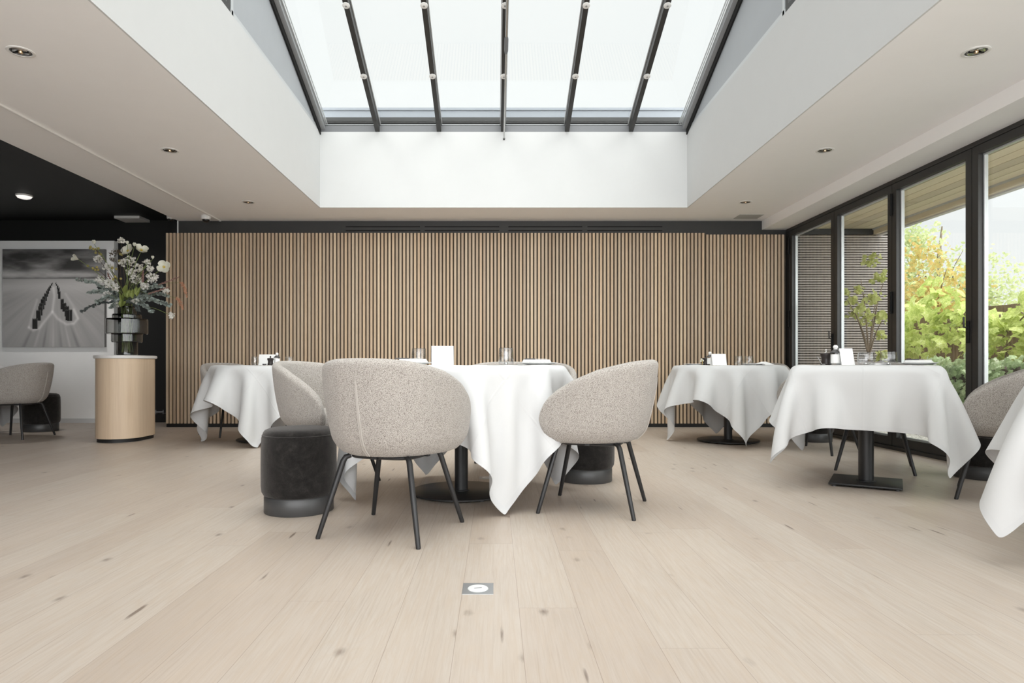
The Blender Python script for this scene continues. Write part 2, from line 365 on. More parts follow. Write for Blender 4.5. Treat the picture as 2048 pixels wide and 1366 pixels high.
# slatted cladding
def slats(name, label, x0, x1, z1, pitch, wd, joints):
    t = thing(name, label, 'wall panel', ((x0+x1)/2, 8.03, 0)); cx = (x0+x1)/2
    MB().box(x0-cx, x1-cx, -.008, .019, .046, z1).build('backing', M['felt'], t, False)
    m = MB(); n = int((x1-x0)/pitch+.5)
    for i in range(n):
        a = x0-cx+i*pitch; m.box(a, a+wd, -.030, -.008, .046, z1)
    o = m.build('slat_cladding', M['oak'], t, False)
    MB().box(x0-cx, x1-cx, -.018, .019, 0.001, .046).build('plinth', M['black'], t, False)
    return t
slats('slatted_wall_panel', 'wide oak slatted wall cladding across the back of the room', -4.05, 2.600, 2.391, .0449, .0262, 5)
slats('slatted_wall_panel', 'narrow oak slatted panel beside the glazed doors, slightly lower than its neighbour', 2.602, 3.585, 2.372, .0443, .0262, 1)
for i, (a, b) in enumerate(((691,841),(849,999),(1016,1165),(1174,1325))):
    x0, x1 = (a-990)/161.5, (b-990)/161.5; cx = (x0+x1)/2
    t = thing('linear_air_vent', ['black twin-slot air vent in the dark band above the slats, furthest from the doors',
        'black twin-slot air vent above the slats, second from the flower console', 'black twin-slot air vent above the slats, second from the glazed doors',
        'black twin-slot air vent above the slats, nearest the glazed doors'][i], 'vent', (cx, 8.05, 2.455), 0, 'slot vents in the dark band')
    h = (x1-x0)/2
    MB().box(-h, h, -.004, -.0004, -.034, .034).build('frame', M['band'], t, False)
    for z in (.023, -.025): MB().box(-h+.004, h-.004, -.006, -.0041, z-.007, z+.007).build('slot', M['void'], t, False)

# skylight
sk = thing('window_1', 'glazed pitched skylight with dark rafters over the room', 'skylight', (0, OY1, WT)); sk['kind'] = 'structure'
SL = .367; YR = (OY0+OY1)/2; sd = Vector((0,-1,SL)).normalized(); sn = Vector((0,SL,1)).normalized()
RX = [-1.331, -.634, .0906, .8157, 1.541]
def P(x, y, z): return (x, y-OY1, z-WT)
def slope_box(m, x0, x1, t0, t1, n0, n1, s=1):     # box laid along the slope; s=-1 on the far pitch
    vs = []
    for n_ in (n0, n1):
        for t in (t0, t1):
            for x in (x0, x1):
                y = OY1 - t if s == 1 else OY0 + t
                vs.append(P(x, y + s*n_*sn.y, WT + SL*t + n_*sn.z))
    return m.add(vs, [(0,2,3,1),(4,5,7,6),(0,1,5,4),(2,6,7,3),(0,4,6,2),(1,3,7,5)])
TL = YR-OY0
for s in (1, -1):
    for x in RX: slope_box(MB(), x-.024, x+.024, 0.0 if s==1 else .0, TL, 0, .10, s).build('rafter', M['frame'], sk, False)
    xs = [OX0+.03]+RX+[OX1-.03]
    for a, b in zip(xs[:-1], xs[1:]): slope_box(MB(), a, b, -.05, TL, .104, .112, s).build('glass_pane', M['glass'], sk, False)
    for x0, x1 in ((OX0-.01, OX0+.055), (OX1-.055, OX1+.01)):
        b = MB(); slope_box(b, x0, x1, 0, TL, .03, .10, s).build('rake_beam', M['rake'], sk, False)
        k = MB(); q = x0-.004 if x0 < 0 else x1-.022; slope_box(k, q, q+.026, -.02, TL, -.03, .03, s).build('gasket', M['void'], sk, False)
        g2 = MB(); q = x0+.052 if x0 < 0 else x0; 
        for o_ in (0, .018, .036): slope_box(g2, q+(o_ if x0 < 0 else -o_)-.004, q+(o_ if x0 < 0 else -o_)+.004, 0, TL, .088, .102, s)
        g2.build('glazing_bead', M['bead'], sk, False)
    for x in RX:
        g2 = MB(); slope_box(g2, x+.026, x+.034, 0, TL, .085, .103, s); slope_box(g2, x-.034, x-.026, 0, TL, .085, .103, s); g2.build('glazing_bead', M['bead'], sk, False)
for yy, sg in ((OY1, 1), (OY0, -1)):
    a, b = sorted((yy+sg*.006, yy+sg*.09))
    MB().box(OX0-.05, OX1+.05, a-OY1, b-OY1, 0, .07).build('sill_beam', M['greymetal'], sk, False)
    a, b = sorted((yy+sg*.016, yy+sg*.09))
    MB().box(OX0-.05, OX1+.05, a-OY1, b-OY1, .07, .082).build('gasket', M['void'], sk, False)
    MB().box(OX0-.05, OX1+.05, a-OY1, b-OY1, .082, .09).build('glazing_bead', M['bead'], sk, False)
    MB().box(OX0-.05, OX1+.05, a-OY1, b-OY1, .09, .112).build('gasket', M['void'], sk, False)
MB().box(OX0-.03, OX1+.03, YR-.05-OY1, YR+.05-OY1, TL*SL-.02, TL*SL+.12).build('ridge_beam', M['frame'], sk, False)
for sx, x in ((-1, OX0), (1, OX1)):
    x0, x1 = sorted((x+sx*.006, x+sx*.02)); ym = 4.88
    def gable(ya, yb, mat, name, xa, xb, lift=0):
        pts = [(ya, WT+lift), (yb, WT+lift), (yb, WT+SL*(OY1-yb)+.03), (ya, WT+SL*(OY1-ya)+.03)]
        MB().add([P(q, y, z) for q in (xa, xb) for y, z in pts], [(0,1,2,3),(7,6,5,4),(0,4,5,1),(1,5,6,2),(2,6,7,3),(3,7,4,0)]).build(name, mat, sk, False)
    gable(OY1, ym, M['panel'], 'gable_panel', x0, x1)
    xa, xb = sorted((x+sx*.002, x+sx*.03))
    MB().box(xa, xb, ym-OY1, 0, 0, .035).build('gable_rail', M['bead'], sk, False)
    MB().box(xa, xb, ym-.05-OY1, ym-OY1, 0, SL*(OY1-ym)).build('gable_post', M['frame'], sk, False)
    MB().box(xa, xb, ym+.02-OY1, ym+.05-OY1, 0.0, SL*(OY1-ym)).build('gable_post', M['bead'], sk, False)
    gable(ym-.05, YR, M['glass'], 'gable_glass', x0, x1, .04)
    MB().box(xa, xb, YR-OY1, ym-.05-OY1, 0, .045).build('gable_rail', M['frame'], sk, False)
lab = {0:'lower one',1:'upper one'}
order = ['rafter nearest the console side', 'second rafter from console side', 'middle rafter beside crank rod', 'second rafter from glazed doors', 'rafter nearest the glazed doors']
for i, x in enumerate(RX):
    for j, tt in enumerate((.7755, 1.556)):
        p = Vector((x, OY1-tt, WT+SL*tt))
        t = thing('rafter_spotlight', f'round white light under {order[i]}, {lab[j]}', 'light', p, 0, 'round lights under the skylight rafters')
        R = Matrix.Rotation(math.atan(SL), 4, 'X').inverted()
        MB().lathe([(.0,-.012),(.022,-.012),(.033,-.006),(.034,0)], 24).xform(R).build('body', M['wplast'], t)
        MB().lathe([(.0,-.0135),(.009,-.0135),(.0095,-.011)], 16).xform(R).build('lens', M['socket'], t)
# crank rod below the middle rafter
t = thing('skylight_crank_rod', 'thin steel crank rod hanging under the middle skylight rafter', 'rod', (.09, OY1, WT))
def rp(tt, off): return (.012+.004*tt, -tt, SL*tt-off)
MB().tube([rp(.02,.085), rp(1.25,.075)], .0085, 10).build('lower_rod', M['steel'], t)
MB().tube([rp(1.14,.078), rp(1.17,.078), rp(1.30,.076), rp(1.33,.076)], [.012,.019,.019,.012], 12).build('joint', M['greymetal'], t)
MB().tube([rp(1.3,.076), rp(2.9,.06)], .013, 10).build('upper_rod', M['steel'], t)
MB().tube([rp(.0,.085), rp(.02,.085)], .012, 10).build('tip', M['darkgrey'], t)
for tt in (.5, 1.6): MB().tube([rp(tt,.08), rp(tt, -.005)], .006, 6).build('bracket', M['steel'], t)
S('trim_7', MB().box(OX0-.06, OX1+.06, 7.475, 7.60, 3.30, 3.615).box(OX0-.06, OX1+.06, 7.47, 7.475, 3.57, 3.58), M['frame'], 'dark flashing outside along the skylight sill', 'trim')
tag(MB().box(OX0-1, OX1+1, 7.75, 7.8, 3.3, 3.80).box(OX0-1, OX1+1, 7.735, 7.81, 3.80, 3.83).box(OX0-1, OX1+1, 7.735, 7.75, 3.62, 3.63).build('roof_parapet', M['parapet'], None, False),
    'pale grey metal upstand outside along the foot of the skylight', 'roof edge')

# glazed folding doors on the right
YJ = [8.0, 6.913, 5.905, 4.916, 3.927, 2.938, 1.949, .96, -.03, -1.02, -2.01]
TOP = 2.44
fr = MB().box(XR, XR+.09, -2.2, 8.05, TOP-.035, TOP+.1).box(XR, XR+.09, 7.955, 8.05, 0, TOP-.035).box(XR-.02, XR+.09, -2.2, 7.955, 0, .03)
S('trim_3', fr, M['frame'], 'dark aluminium outer frame of the glazed doors', 'trim')
names = ['nearest the slatted wall', 'second from the slatted wall', 'third from the slatted wall', 'fourth from the slatted wall']
for i in range(len(YJ)-1):
    y1, y0 = YJ[i]-(.045 if i == 0 else .003), YJ[i+1]+.003
    t = thing(f'door_{i+1}', ('tall glazed door leaf in dark frame, '+names[i]) if i < 4 else 'tall glazed door leaf in dark frame beyond the view', 'door', (XR, (y0+y1)/2, 0)); t['kind'] = 'structure'
    h = (y1-y0)/2; st = .062; z0, z1 = .032, TOP-.037
    m = MB().box(.006, .076, -h, -h+st, z0, z1).box(.006, .076, h-st, h, z0, z1).box(.006, .076, -h+st, h-st, z1-.062, z1).box(.006, .076, -h+st, h-st, z0, z0+.08)
    m.build('sash_frame', M['frame'], t, False)
    b = MB(); g = .012; a0, a1, q0, q1 = -h+st, h-st, z0+.08, z1-.062
    b.box(.044, .072, a0, a0+g, q0, q1).box(.044, .072, a1-g, a1, q0, q1).box(.044, .072, a0+g, a1-g, q0, q0+g).box(.044, .072, a0+g, a1-g, q1-g, q1)
    b.build('glazing_bead', M['bead'], t, False)
    MB().box(.054, .060, a0+g, a1-g, q0+g, q1-g).build('glass_pane', M['glass'], t, False)
    if i in (0, 2, 3):
        hd = MB().box(-.006, .006, -h+.018, -h+.046, .93, 1.10, .004).build('handle_plate', M['void'], t)
        MB().tube([(-.006, -h+.032, 1.05), (-.028, -h+.032, 1.05), (-.03, -h+.032, 1.09), (-.03, -h+.032, 1.13)], .007, 8).build('lever', M['frame'], hd)
    if i in (0, 2):
        for z in (2.22, 1.33, .3): MB().tube([(-.004, h+.001, z-.1), (-.004, h+.001, z+.1)], .011, 10).build('hinge', M['void'], t)

# ceiling fittings
k = 0
wl = {0:'closest to the camera',1:'middle of its row',2:'closest to the slatted wall'}
for sx, side in ((-2.703, 'flower console side'), (2.742, 'glazed door side')):
    for j, yy in enumerate((3.705, 5.405, 7.12)):
        t = thing('recessed_downlight', f'recessed ceiling downlight, {side}, {wl[j]}', 'downlight', (sx, yy, CZ), 0, 'recessed ceiling downlights')
        MB().lathe([(.071,0),(.071,-.003),(.066,-.006),(.056,-.005),(.054,.0)], 36).build('trim_ring', M['wplast'], t)
        MB().lathe([(.054,-.0008),(.053,-.0025),(.047,-.003),(.0465,-.001)], 36).build('inner_ring', M['darkgrey'], t)
        MB().lathe([(.046,-.0015),(.040,-.0055),(.030,-.0045),(.020,-.003),(.012,-.002),(.0,-.002)], 24).build('reflector', M['chrome'], t)
        MB().lathe([(.013,-.003),(.011,-.011),(.0,-.014)], 16).build('bulb', M['amber'], t)
        MB().box(-.046,.046,-.005,.005,-.0075,-.0055).build('bracket', M['void'], t, False)
t = thing('curtain_rail', 'thin white rail running along the ceiling above the flower console', 'rail', (-3.387, 4.0, CZ))
MB().box(-.011, .011, -6, 4.0, -.014, 0, .002).box(-.003,.003,-6,3.99,-.0145,-.0139).build('track', M['wplast'], t, False)
MB().box(-.012, .012, 4.0, 4.012, -.016, 0, .002).build('end_cap', M['wplast'], t, False)
def dome_cam(name, label, loc, r, wall=False):
    t = thing(name, label, 'security camera', loc)
    MB().lathe([(0,0),(r,0),(r*1.02,-.02),(r*.96,-.045),(r*.8,-.05),(0,-.05)], 32).build('housing', M['wplast'], t)
    MB().lathe([(r*.74,-.05)]+[(r*.74*math.cos(a), -.05-r*.62*math.sin(a)) for a in [PI/2*i/8 for i in range(1,9)]], 28).build('dome', M['dome'], t)
    if wall: MB().box(0.0, .045, -.03, .03, -.045, .0, .005).build('bracket', M['wplast'], t)
dome_cam('dome_camera', 'white dome security camera with dark lens on the white ceiling by the rail', (-3.45, 7.757, CZ), .055)
dome_cam('dome_camera', 'small white dome camera fixed to the edge of the white ceiling above the flowers', (-3.965, 7.95, 2.60), .046, True)
tag(MB().box(2.90, 3.19, 7.70, 7.915, CZ-.004, CZ-.0002, .002).build('ceiling_access_panel', plain('panel_grey', (.46,.46,.45), .6), None, False), 'flat grey square plate in the ceiling near the glazed doors', 'vent')
tag(MB().box(-4.93, -4.60, 8.41, 8.665, 2.665, 2.699, .003).build('ceiling_vent', M['wplast'], None, False), 'white square air vent plate under the black alcove ceiling', 'vent')
t = thing('ceiling_lamp', 'round white lamp on the black alcove ceiling', 'lamp', (-5.36, 7.40, 2.70))
MB().lathe([(0,0),(.084,0),(.084,-.012),(.078,-.018),(.074,-.014)], 32).build('housing', M['wplast'], t)
MB().lathe([(.076,-.013),(.066,-.032),(.04,-.042),(0,-.045)], 32).build('diffuser', M['lamp'], t)
ld = bpy.data.lights.new('alcove_lamp_light', 'SPOT'); lo = bpy.data.objects.new('alcove_lamp_light', ld); COL.objects.link(lo)
ld.energy = 34; ld.spot_size = math.radians(165); ld.spot_blend = .9; ld.shadow_soft_size = .08; ld.color = (1.0,.97,.93)
lo.location = (0, 0, -.07); lo.parent = t
# floor sockets
def floor_socket(name, label, x, y, r, rot=.15):
    t = thing(name, label, 'floor socket', (x, y, 0))
    MB().box(-r, r, -r*1.06, r*1.06, -.002, .0012, .0006).build('plate', M['socket'], t, False)
    MB().lathe([(0,.0032),(r*.64,.0032),(r*.67,.0012)], 40).build('cap', M['socketcap'], t)
    c = math.cos(rot); s_ = math.sin(rot)
    MB().obox((0,0,.0034), (c,s_,0), (-s_,c,0), (0,0,1), r*.25, .0016, .0003).build('slot', M['darkgrey'], t, False)
floor_socket('floor_socket', 'square steel floor socket with round cap set in front planks', -.058, 2.212, .0525, .3)
floor_socket('floor_socket', 'pale floor socket half hidden behind the central round table foot', -.055, 4.40, .052)
# radiator valve by the black wall
t = thing('radiator_valve', 'small metal pipe valve low on the black wall beside the slats', 'valve', (-4.46, 8.69, .12))
for q in (-.05, .05): MB().tube([(q,0,0),(q,-.05,0),(q,-.05,.05)], .008, 8).build('pipe', M['greymetal'], t)
MB().tube([(-.06,-.05,.02),(.06,-.05,.02)], .012, 10).build('valve_body', M['greymetal'], t)
# picture
def picture():
    n = 330; t = thing('beach_picture', 'large black-and-white canvas of beach groynes on the white wall', 'picture', ((5-990)/1300*8.555, 8.6, H+(731-694)/1300*8.555))
    Wd, Ht = (209-5)/1300*8.555, (694-498)/1300*8.555
    MB().box(0, Wd, -.045, -.0, 0, Ht).build('canvas_frame', plain('canvas_edge', (.16,.155,.15), .7), t, False)
    u, v = np.meshgrid(np.linspace(0,1,n), np.linspace(0,1,n))
    def fbm(U, V, f, oct=4, seed=0.0):
        out = np.zeros_like(U); a = .5
        rs = np.random.RandomState(int(seed*10)+3)
        for o in range(oct):
            g = rs.rand(64, 64); x = (U*f)%63; y = (V*f)%63
            i = x.astype(int); j = y.astype(int); fx = x-i; fy = y-j; fx = fx*fx*(3-2*fx); fy = fy*fy*(3-2*fy)
            out += a*((g[i,j]*(1-fx)+g[i+1,j]*fx)*(1-fy)+(g[i,j+1]*(1-fx)+g[i+1,j+1]*fx)*fy); a *= .5; f *= 2
        return out
    cl = fbm(u*1.0+.3*v, v*3.4, 3.2, 5, 1); sky = .055+.75*np.clip(cl-.30,0,1)**1.3*np.clip(1.25-(v-.70)*2.0, .35, 1.3)+.17*np.exp(-((v-.74)/.035)**2)
    ang = np.arctan2(u-.51, .68-v); rad = np.hypot(u-.51, .68-v)
    sea = .40+.10*(fbm(ang*2.2+5, rad*.25, 7, 4, 2)-.5)*np.clip(rad*2.6,0,1.4)+.10*np.exp(-((v-.62)/.07)**2)-.06*np.clip(.25-v,0,1)
    for a0, s_, d in ((-.42,.03,.10),(-.16,.022,.11),(.10,.03,.09),(.33,.025,.13),(-.02,.02,-.10),(.22,.018,-.12),(-.28,.02,-.08)):
        sea -= d*np.exp(-((ang-a0)/s_)**2)*np.clip((.34-v)*4,0,1)
    def stroke(pts, wdt, val):
        nonlocal sea
        d = np.full_like(u, 9.)
        for (a,b),(c_,e) in zip(pts[:-1], pts[1:]):
            tt = np.clip(((u-a)*(c_-a)+(v-b)*(e-b))/((c_-a)**2+(e-b)**2+1e-9),0,1)
            d = np.minimum(d, np.hypot(u-a-tt*(c_-a), v-b-tt*(e-b)))
        sea = sea + val*np.exp(-(d/wdt)**2)
    stroke([(.26,.20),(.30,.17),(.36,.19),(.42,.27),(.49,.36),(.51,.52),(.50,.60)], .014, .20)
    stroke([(.49,.36),(.54,.29),(.63,.23),(.70,.24),(.74,.29),(.70,.38)], .014, .20)
    stroke([(.26,.20),(.29,.32),(.34,.48)], .012, .12); stroke([(.74,.29),(.69,.42),(.62,.54)], .014, .10)
    img = np.where(v > .70, sky, sea); img -= .16*np.exp(-((v-.70)/.008)**2)
    def post(cu, top, bot, hw, jag):
        nonlocal img
        e = top + jag*(np.sin(u*900)+np.sin(u*410))*.004
        inn = (np.abs(u-cu) < hw) & (v < e) & (v > bot); img = np.where(inn, .014+.03*fbm(u*9, v, 6, 2, 5), img); img = np.where(inn & ((u > cu+hw*.72) | (v > e-.006)), .10, img)
    for cx_, ty, by, hw in ((600,482,500,5),(592,495,520,7),(578,512,545,9),(566,528,575,11),(553,552,610,12),(541,575,645,13),(522,605,690,16),(505,640,740,18),(490,668,785,20),(473,715,800,22),(466,752,858,24),(443,795,915,28),(405,892,1010,30),
        (639,483,500,5),(648,495,520,7),(660,515,560,10),(670,540,610,12),(679,580,668,14),(712,668,785,20),(738,712,815,22),(765,750,868,27),(798,790,920,30),(775,790,910,24)):
        post((cx_-35)/1155, (1215-ty)/1115, (1215-by)/1115, hw/1155, 1)
    img = np.clip(img*1.08, .01, 1)
    m = MB(); V = np.stack([u.ravel()*Wd, np.full(n*n, -.0462), v.ravel()*Ht], 1); m.v = [tuple(p) for p in V.tolist()]
    m.f = [(j*n+i, j*n+i+1, (j+1)*n+i+1, (j+1)*n+i) for j in range(n-1) for i in range(n-1)]
    k = N('printed_beach_photograph'); a = k.n('ShaderNodeAttribute', attribute_name='print'); k.col(a.outputs[0]); k.p(Roughness=.6, Specular_IOR_Level=.2)
    o = m.build('printed_canvas', k.m, t, False, recalc=False)
    at = o.data.color_attributes.new('print', 'FLOAT_COLOR', 'POINT'); g = img.ravel()
    at.data.foreach_set('color', np.stack([g*1.02, g, g*.985, np.ones_like(g)], 1).astype(np.float32).ravel())
picture()
# ------------------------------------------------------------------ armchairs
def spline(pts, n):
    pts = [Vector(p) for p in pts]; out = []
    q = [2*pts[0]-pts[1]]+pts+[2*pts[-1]-pts[-2]]
    for i in range(len(pts)-1):
        a, b, c, d = q[i:i+4]
        for k in range(n):
            t = k/n
            out.append(.5*((2*b)+(c-a)*t+(2*a-5*b+4*c-d)*t*t+(3*b-a-3*c+d)*t**3))
    out.append(pts[-1]); return out
def interp(x, xs, ys): return float(np.interp(x, xs, ys))
def make_chair():
    t = thing('armchair', 'armchair', 'chair', (0,0,0), 0, 'upholstered tub armchairs')
    half = spline([(0,-.262),(.085,-.250),(.155,-.212),(.212,-.155),(.252,-.085),(.282,-.01),(.296,.06),(.295,.13),(.286,.18),(.278,.205),(.272,.217),(.268,.226)], 6)
    y = [p.y for p in half]
    for i in range(1, len(half)):              # even spacing information
        pass
    sects = []
    for i, p in enumerate(half):
        a = half[max(i-1,0)]; b = half[min(i+1,len(half)-1)]
        tg = (b-a); tg = Vector((1,0)) if i == 0 else tg.normalized()
        nrm = Vector((tg.y, -tg.x))
        if i == 0: nrm = Vector((0,-1))
        sects.append((p, nrm))
    YS = [-.262,-.20,-.06,.056,.13,.17,.195,.21,.219,.226]; ZR = [.792,.780,.738,.684,.638,.605,.575,.545,.515,.465]
    YB = [-.262,.12,.18,.205,.217,.226]; ZB = [.368,.368,.374,.388,.405,.445]
    zr_ = lambda yy: interp(yy, YS, ZR); zb_ = lambda yy: interp(yy, YB, ZB)
    def off(p, n, z, zb):
        back = max(0, -n.y); lean = .030+.052*back
        o = lean*((z-.37)/.42) + .012*math.sin(PI*min(max((z-.37)/.42,0),1))
        k = max(0, 1-(z-zb)/.075); return o-.040*k*k
    def section(p, n, mirror=1):
        zr, zb = zr_(p.y), zb_(p.y); hgt = zr-zb; T = .062*min(1, (hgt/.16)**.5) ; r = T/2
        pts = []
        zt = max(zr-r, zb+.001)
        for k in range(13):
            z = zb+(zt-zb)*(k/12)**1.25; o = off(p, n, z, zb); pts.append((o, z))
        ot = off(p, n, zt, zb)
        for k in range(1, 8):
            a = PI*k/8; pts.append((ot-r+r*math.cos(a), zt+(zr-zt)*math.sin(a)))
        for k in range(9):
            z = zt+(zb+.02-zt)*k/8; o = off(p, n, z, zb); pts.append((min(o, o)-T if z > zb+.08 else off(p,n,max(z,zb+.08),zb)-T, z))
        return [(mirror*(p.x+n.x*o), p.y+n.y*o, z) for o, z in pts]
    R = [section(p, n, -1) for p, n in sects[::-1]][:-1]+[section(p, n, 1) for p, n in sects]
    sh = MB().rings(R).build('shell', M['boucle'], t, True, 60)
    sh.modifiers.new('smooth_surface', 'SUBSURF').levels = 1; sh.modifiers[-1].render_levels = 1
    # seat cushion
    inner = [(p.x-n.x*.04, p.y-n.y*.04) for p, n in sects if p.y < .17]
    fr = spline([(inner[-1][0], inner[-1][1], 0), (.225, .208, 0), (.17,.240,0), (.09,.252,0), (0,.255,0)], 5)[1:]
    outl = [(x, y_) for x, y_ in inner]+[(p.x, p.y) for p in fr]
    outl = outl+[(-x, y_) for x, y_ in outl[::-1]][1:-1]
    rr = []
    for sc, z in ((.80,.362),(.93,.366),(.985,.385),(1.0,.41),(1.0,.435),(.985,.455),(.95,.468),(.85,.475),(.55,.480),(.2,.482)):
        rr.append([(x*sc, (y_-.0)*sc, z) for x, y_ in outl])
    MB().rings(rr).build('seat', M['boucle'], t, True, 60)
    for s_ in (-.0045, .0045):                            # double-stitched seam up the middle of the back
        pts = []
        for k in range(14):
            z = .372+(.70-.372)*k/13; pts.append((s_*(1-k/13*.7), -.262-off(Vector((0,-.262)), Vector((0,-1)), z, .368)-.0008, z))
        MB().tube(pts, [.0042]*12+[.003,.001], 6).build('seam', M['seam'], t)
    b = MB(); q = .138
    fr_pts = [(q*1.12*math.copysign(abs(math.cos(a))**.5, math.cos(a)), q*1.12*math.copysign(abs(math.sin(a))**.5, math.sin(a)), .356) for a in [2*PI*k/32 for k in range(33)]]
    b.tube(fr_pts, .009, 8, False); b.box(-.18,.18,-.012,.012,.35,.362).box(-.012,.012,-.18,.18,.35,.362)
    b.build('base_frame', M['blackmetal'], t)
    for sx in (-1, 1):
        for sy in (-1, 1):
            pts = [(sx*.243, sy*.243, 0.0), (sx*.243, sy*.243, .004), (sx*.196, sy*.196, .20), (sx*.164, sy*.164, .335), (sx*.156,sy*.156,.352), (sx*.140,sy*.140,.359)]
            MB().tube(pts, [.0095,.0105,.0125,.0130,.0125,.011], 12).build('leg', M['blackmetal'], t)
    return t
ch0 = make_chair()
CH = [  # x, y, facing angle (deg), label
 (-.468, 3.00, 71, 'foreground armchair seen from behind at the central round table'),
 (.529, 3.49, 161, 'armchair seen from the side at the near right of the central round table'),
 (-1.09, 4.18, -27, 'armchair behind the front dark pouf, turned to show its pale inner back'),
 (.03, 4.76, 257, 'armchair on the far side of the central round table, mostly hidden by the cloth'),
 (.45, 6.2, 262, 'armchair back rim peeking out past the far right edge of the central table'),
 (-2.90, 7.15, -42, 'armchair at the far-left round table, by the slatted wall'),
 (2.88, 5.79, 126, 'armchair between the far-right round table and the glazed doors, legs showing below the cloth'),
 (2.88, 7.1, 235, 'armchair in the far right corner behind the round table'),
 (2.80, 4.80, 240, 'armchair behind the square table, only its four thin legs showing'),
 (2.96, 3.74, 143, 'armchair at the right end of the square table, beside the glazed doors'),
 (-5.06, 6.87, 180, 'armchair in the dark alcove below the beach picture'),
]
for i, (x, y_, a, lb) in enumerate(CH):
    if i == 0: ch0.location = (x, y_, 0); ch0.rotation_euler = (0,0,math.radians(a-90)); ch0['label'] = lb
    else: dup(ch0, (x, y_, 0), math.radians(a-90), lb)

# ------------------------------------------------------------------ poufs
def make_pouf():
    t = thing('pouf', 'pouf', 'pouf', (0,0,0), 0, 'round dark velvet poufs')
    prof = [(.10,.085),(.160,.085),(.178,.091),(.188,.108),(.1915,.14),(.192,.25),(.191,.34),(.189,.385),(.185,.398)]
    MB().lathe(prof, 48).build('body', M['velvet'], t)
    MB().lathe([(.184,.397),(.181,.412),(.172,.424),(.15,.433),(.10,.438),(.05,.439),(0,.4395)], 48).build('top_cushion', M['velvet'], t)
    MB().lathe([(.1835,.3935),(.1868,.396),(.1868,.400),(.1835,.4025)], 48).build('seam', M['velvet'], t)
    MB().lathe([(0,0),(.174,0),(.1765,.003),(.1765,.082),(.172,.088),(0,.088)], 48).build('base', M['gunmetal'], t)
    return t
pf0 = make_pouf()
for i, (x, y_, lb) in enumerate([(-1.03, 3.42, 'dark pouf in the foreground, left of the chair seen from behind'),
    (.60, 4.32, 'dark pouf behind the legs of the side-on armchair at the central table'),
    (3.21, 6.56, 'dark pouf under the far-right corner near the slatted wall, half hidden by cloths'),
    (3.32, 4.42, 'dark pouf by the glazed doors behind the right-hand armchair'),
    (-5.28, 7.56, 'dark pouf in the alcove by the white wall')]):
    if i == 0: pf0.location = (x, y_, 0); pf0['label'] = lb
    else: dup(pf0, (x, y_, 0), .3*i, lb)

# ------------------------------------------------------------------ tables
TT = .757
def round_table(x, y_, R, label, rb=.30):
    t = thing('round_table', label, 'table', (x, y_, 0), 0, 'round pedestal tables')
    MB().lathe([(0,.010),(rb-.006,.010),(rb,.013),(rb,.019),(rb-.004,.022),(0,.0225)], 64).build('base_plate', M['blackmetal'], t)
    for k in range(4):
        a = .5+k*PI/2; MB().lathe([(.0,0),(.013,0),(.013,.010),(0,.010)], 12, (.86*rb*math.cos(a), .86*rb*math.sin(a), 0)).build('glide', M['darkgrey'], t)
    MB().lathe([(.052,.0225),(.052,.026),(.0395,.028),(.0395,.715)], 32).build('column', M['blackmetal'], t)
    MB().lathe([(0,.715),(.16,.715),(.16,.722),(R-.018,.722),(R-.014,.726),(R-.014,.734),(R-.022,TT-.012),(0,TT-.012)], 64).build('tabletop', M['oakv'], t)
    return t
def square_table(x, y_, a, b, rz, label, pl=.2):
    t = thing('square_table', label, 'table', (x, y_, 0), rz, 'square pedestal tables')
    MB().box(-pl, pl, -pl, pl, .010, .022, .003).build('base_plate', M['blackmetal'], t)
    for sx in (-1,1):
        for sy in (-1,1): MB().lathe([(.0,0),(.013,0),(.013,.010),(0,.010)], 12, (sx*pl*.85, sy*pl*.85, 0)).build('glide', M['darkgrey'], t)
    MB().lathe([(.058,.022),(.058,.026),(.044,.028),(.044,.715)], 32).build('column', M['blackmetal'], t)
    e = .028; MB().poly_prism([(sx*(a-e-rc)+rc*math.cos(q), sy*(b-e-rc)+rc*math.sin(q)) for rc in (.05,) for (sx, sy, q0) in ((1,1,0),(-1,1,PI/2),(-1,-1,PI),(1,-1,1.5*PI)) for q in [q0+PI/2*k/6 for k in range(7)]], .718, TT-.015).box(-.16,.16,-.16,.16,.714,.7221).build('tabletop', M['oakv'], t)
    return t
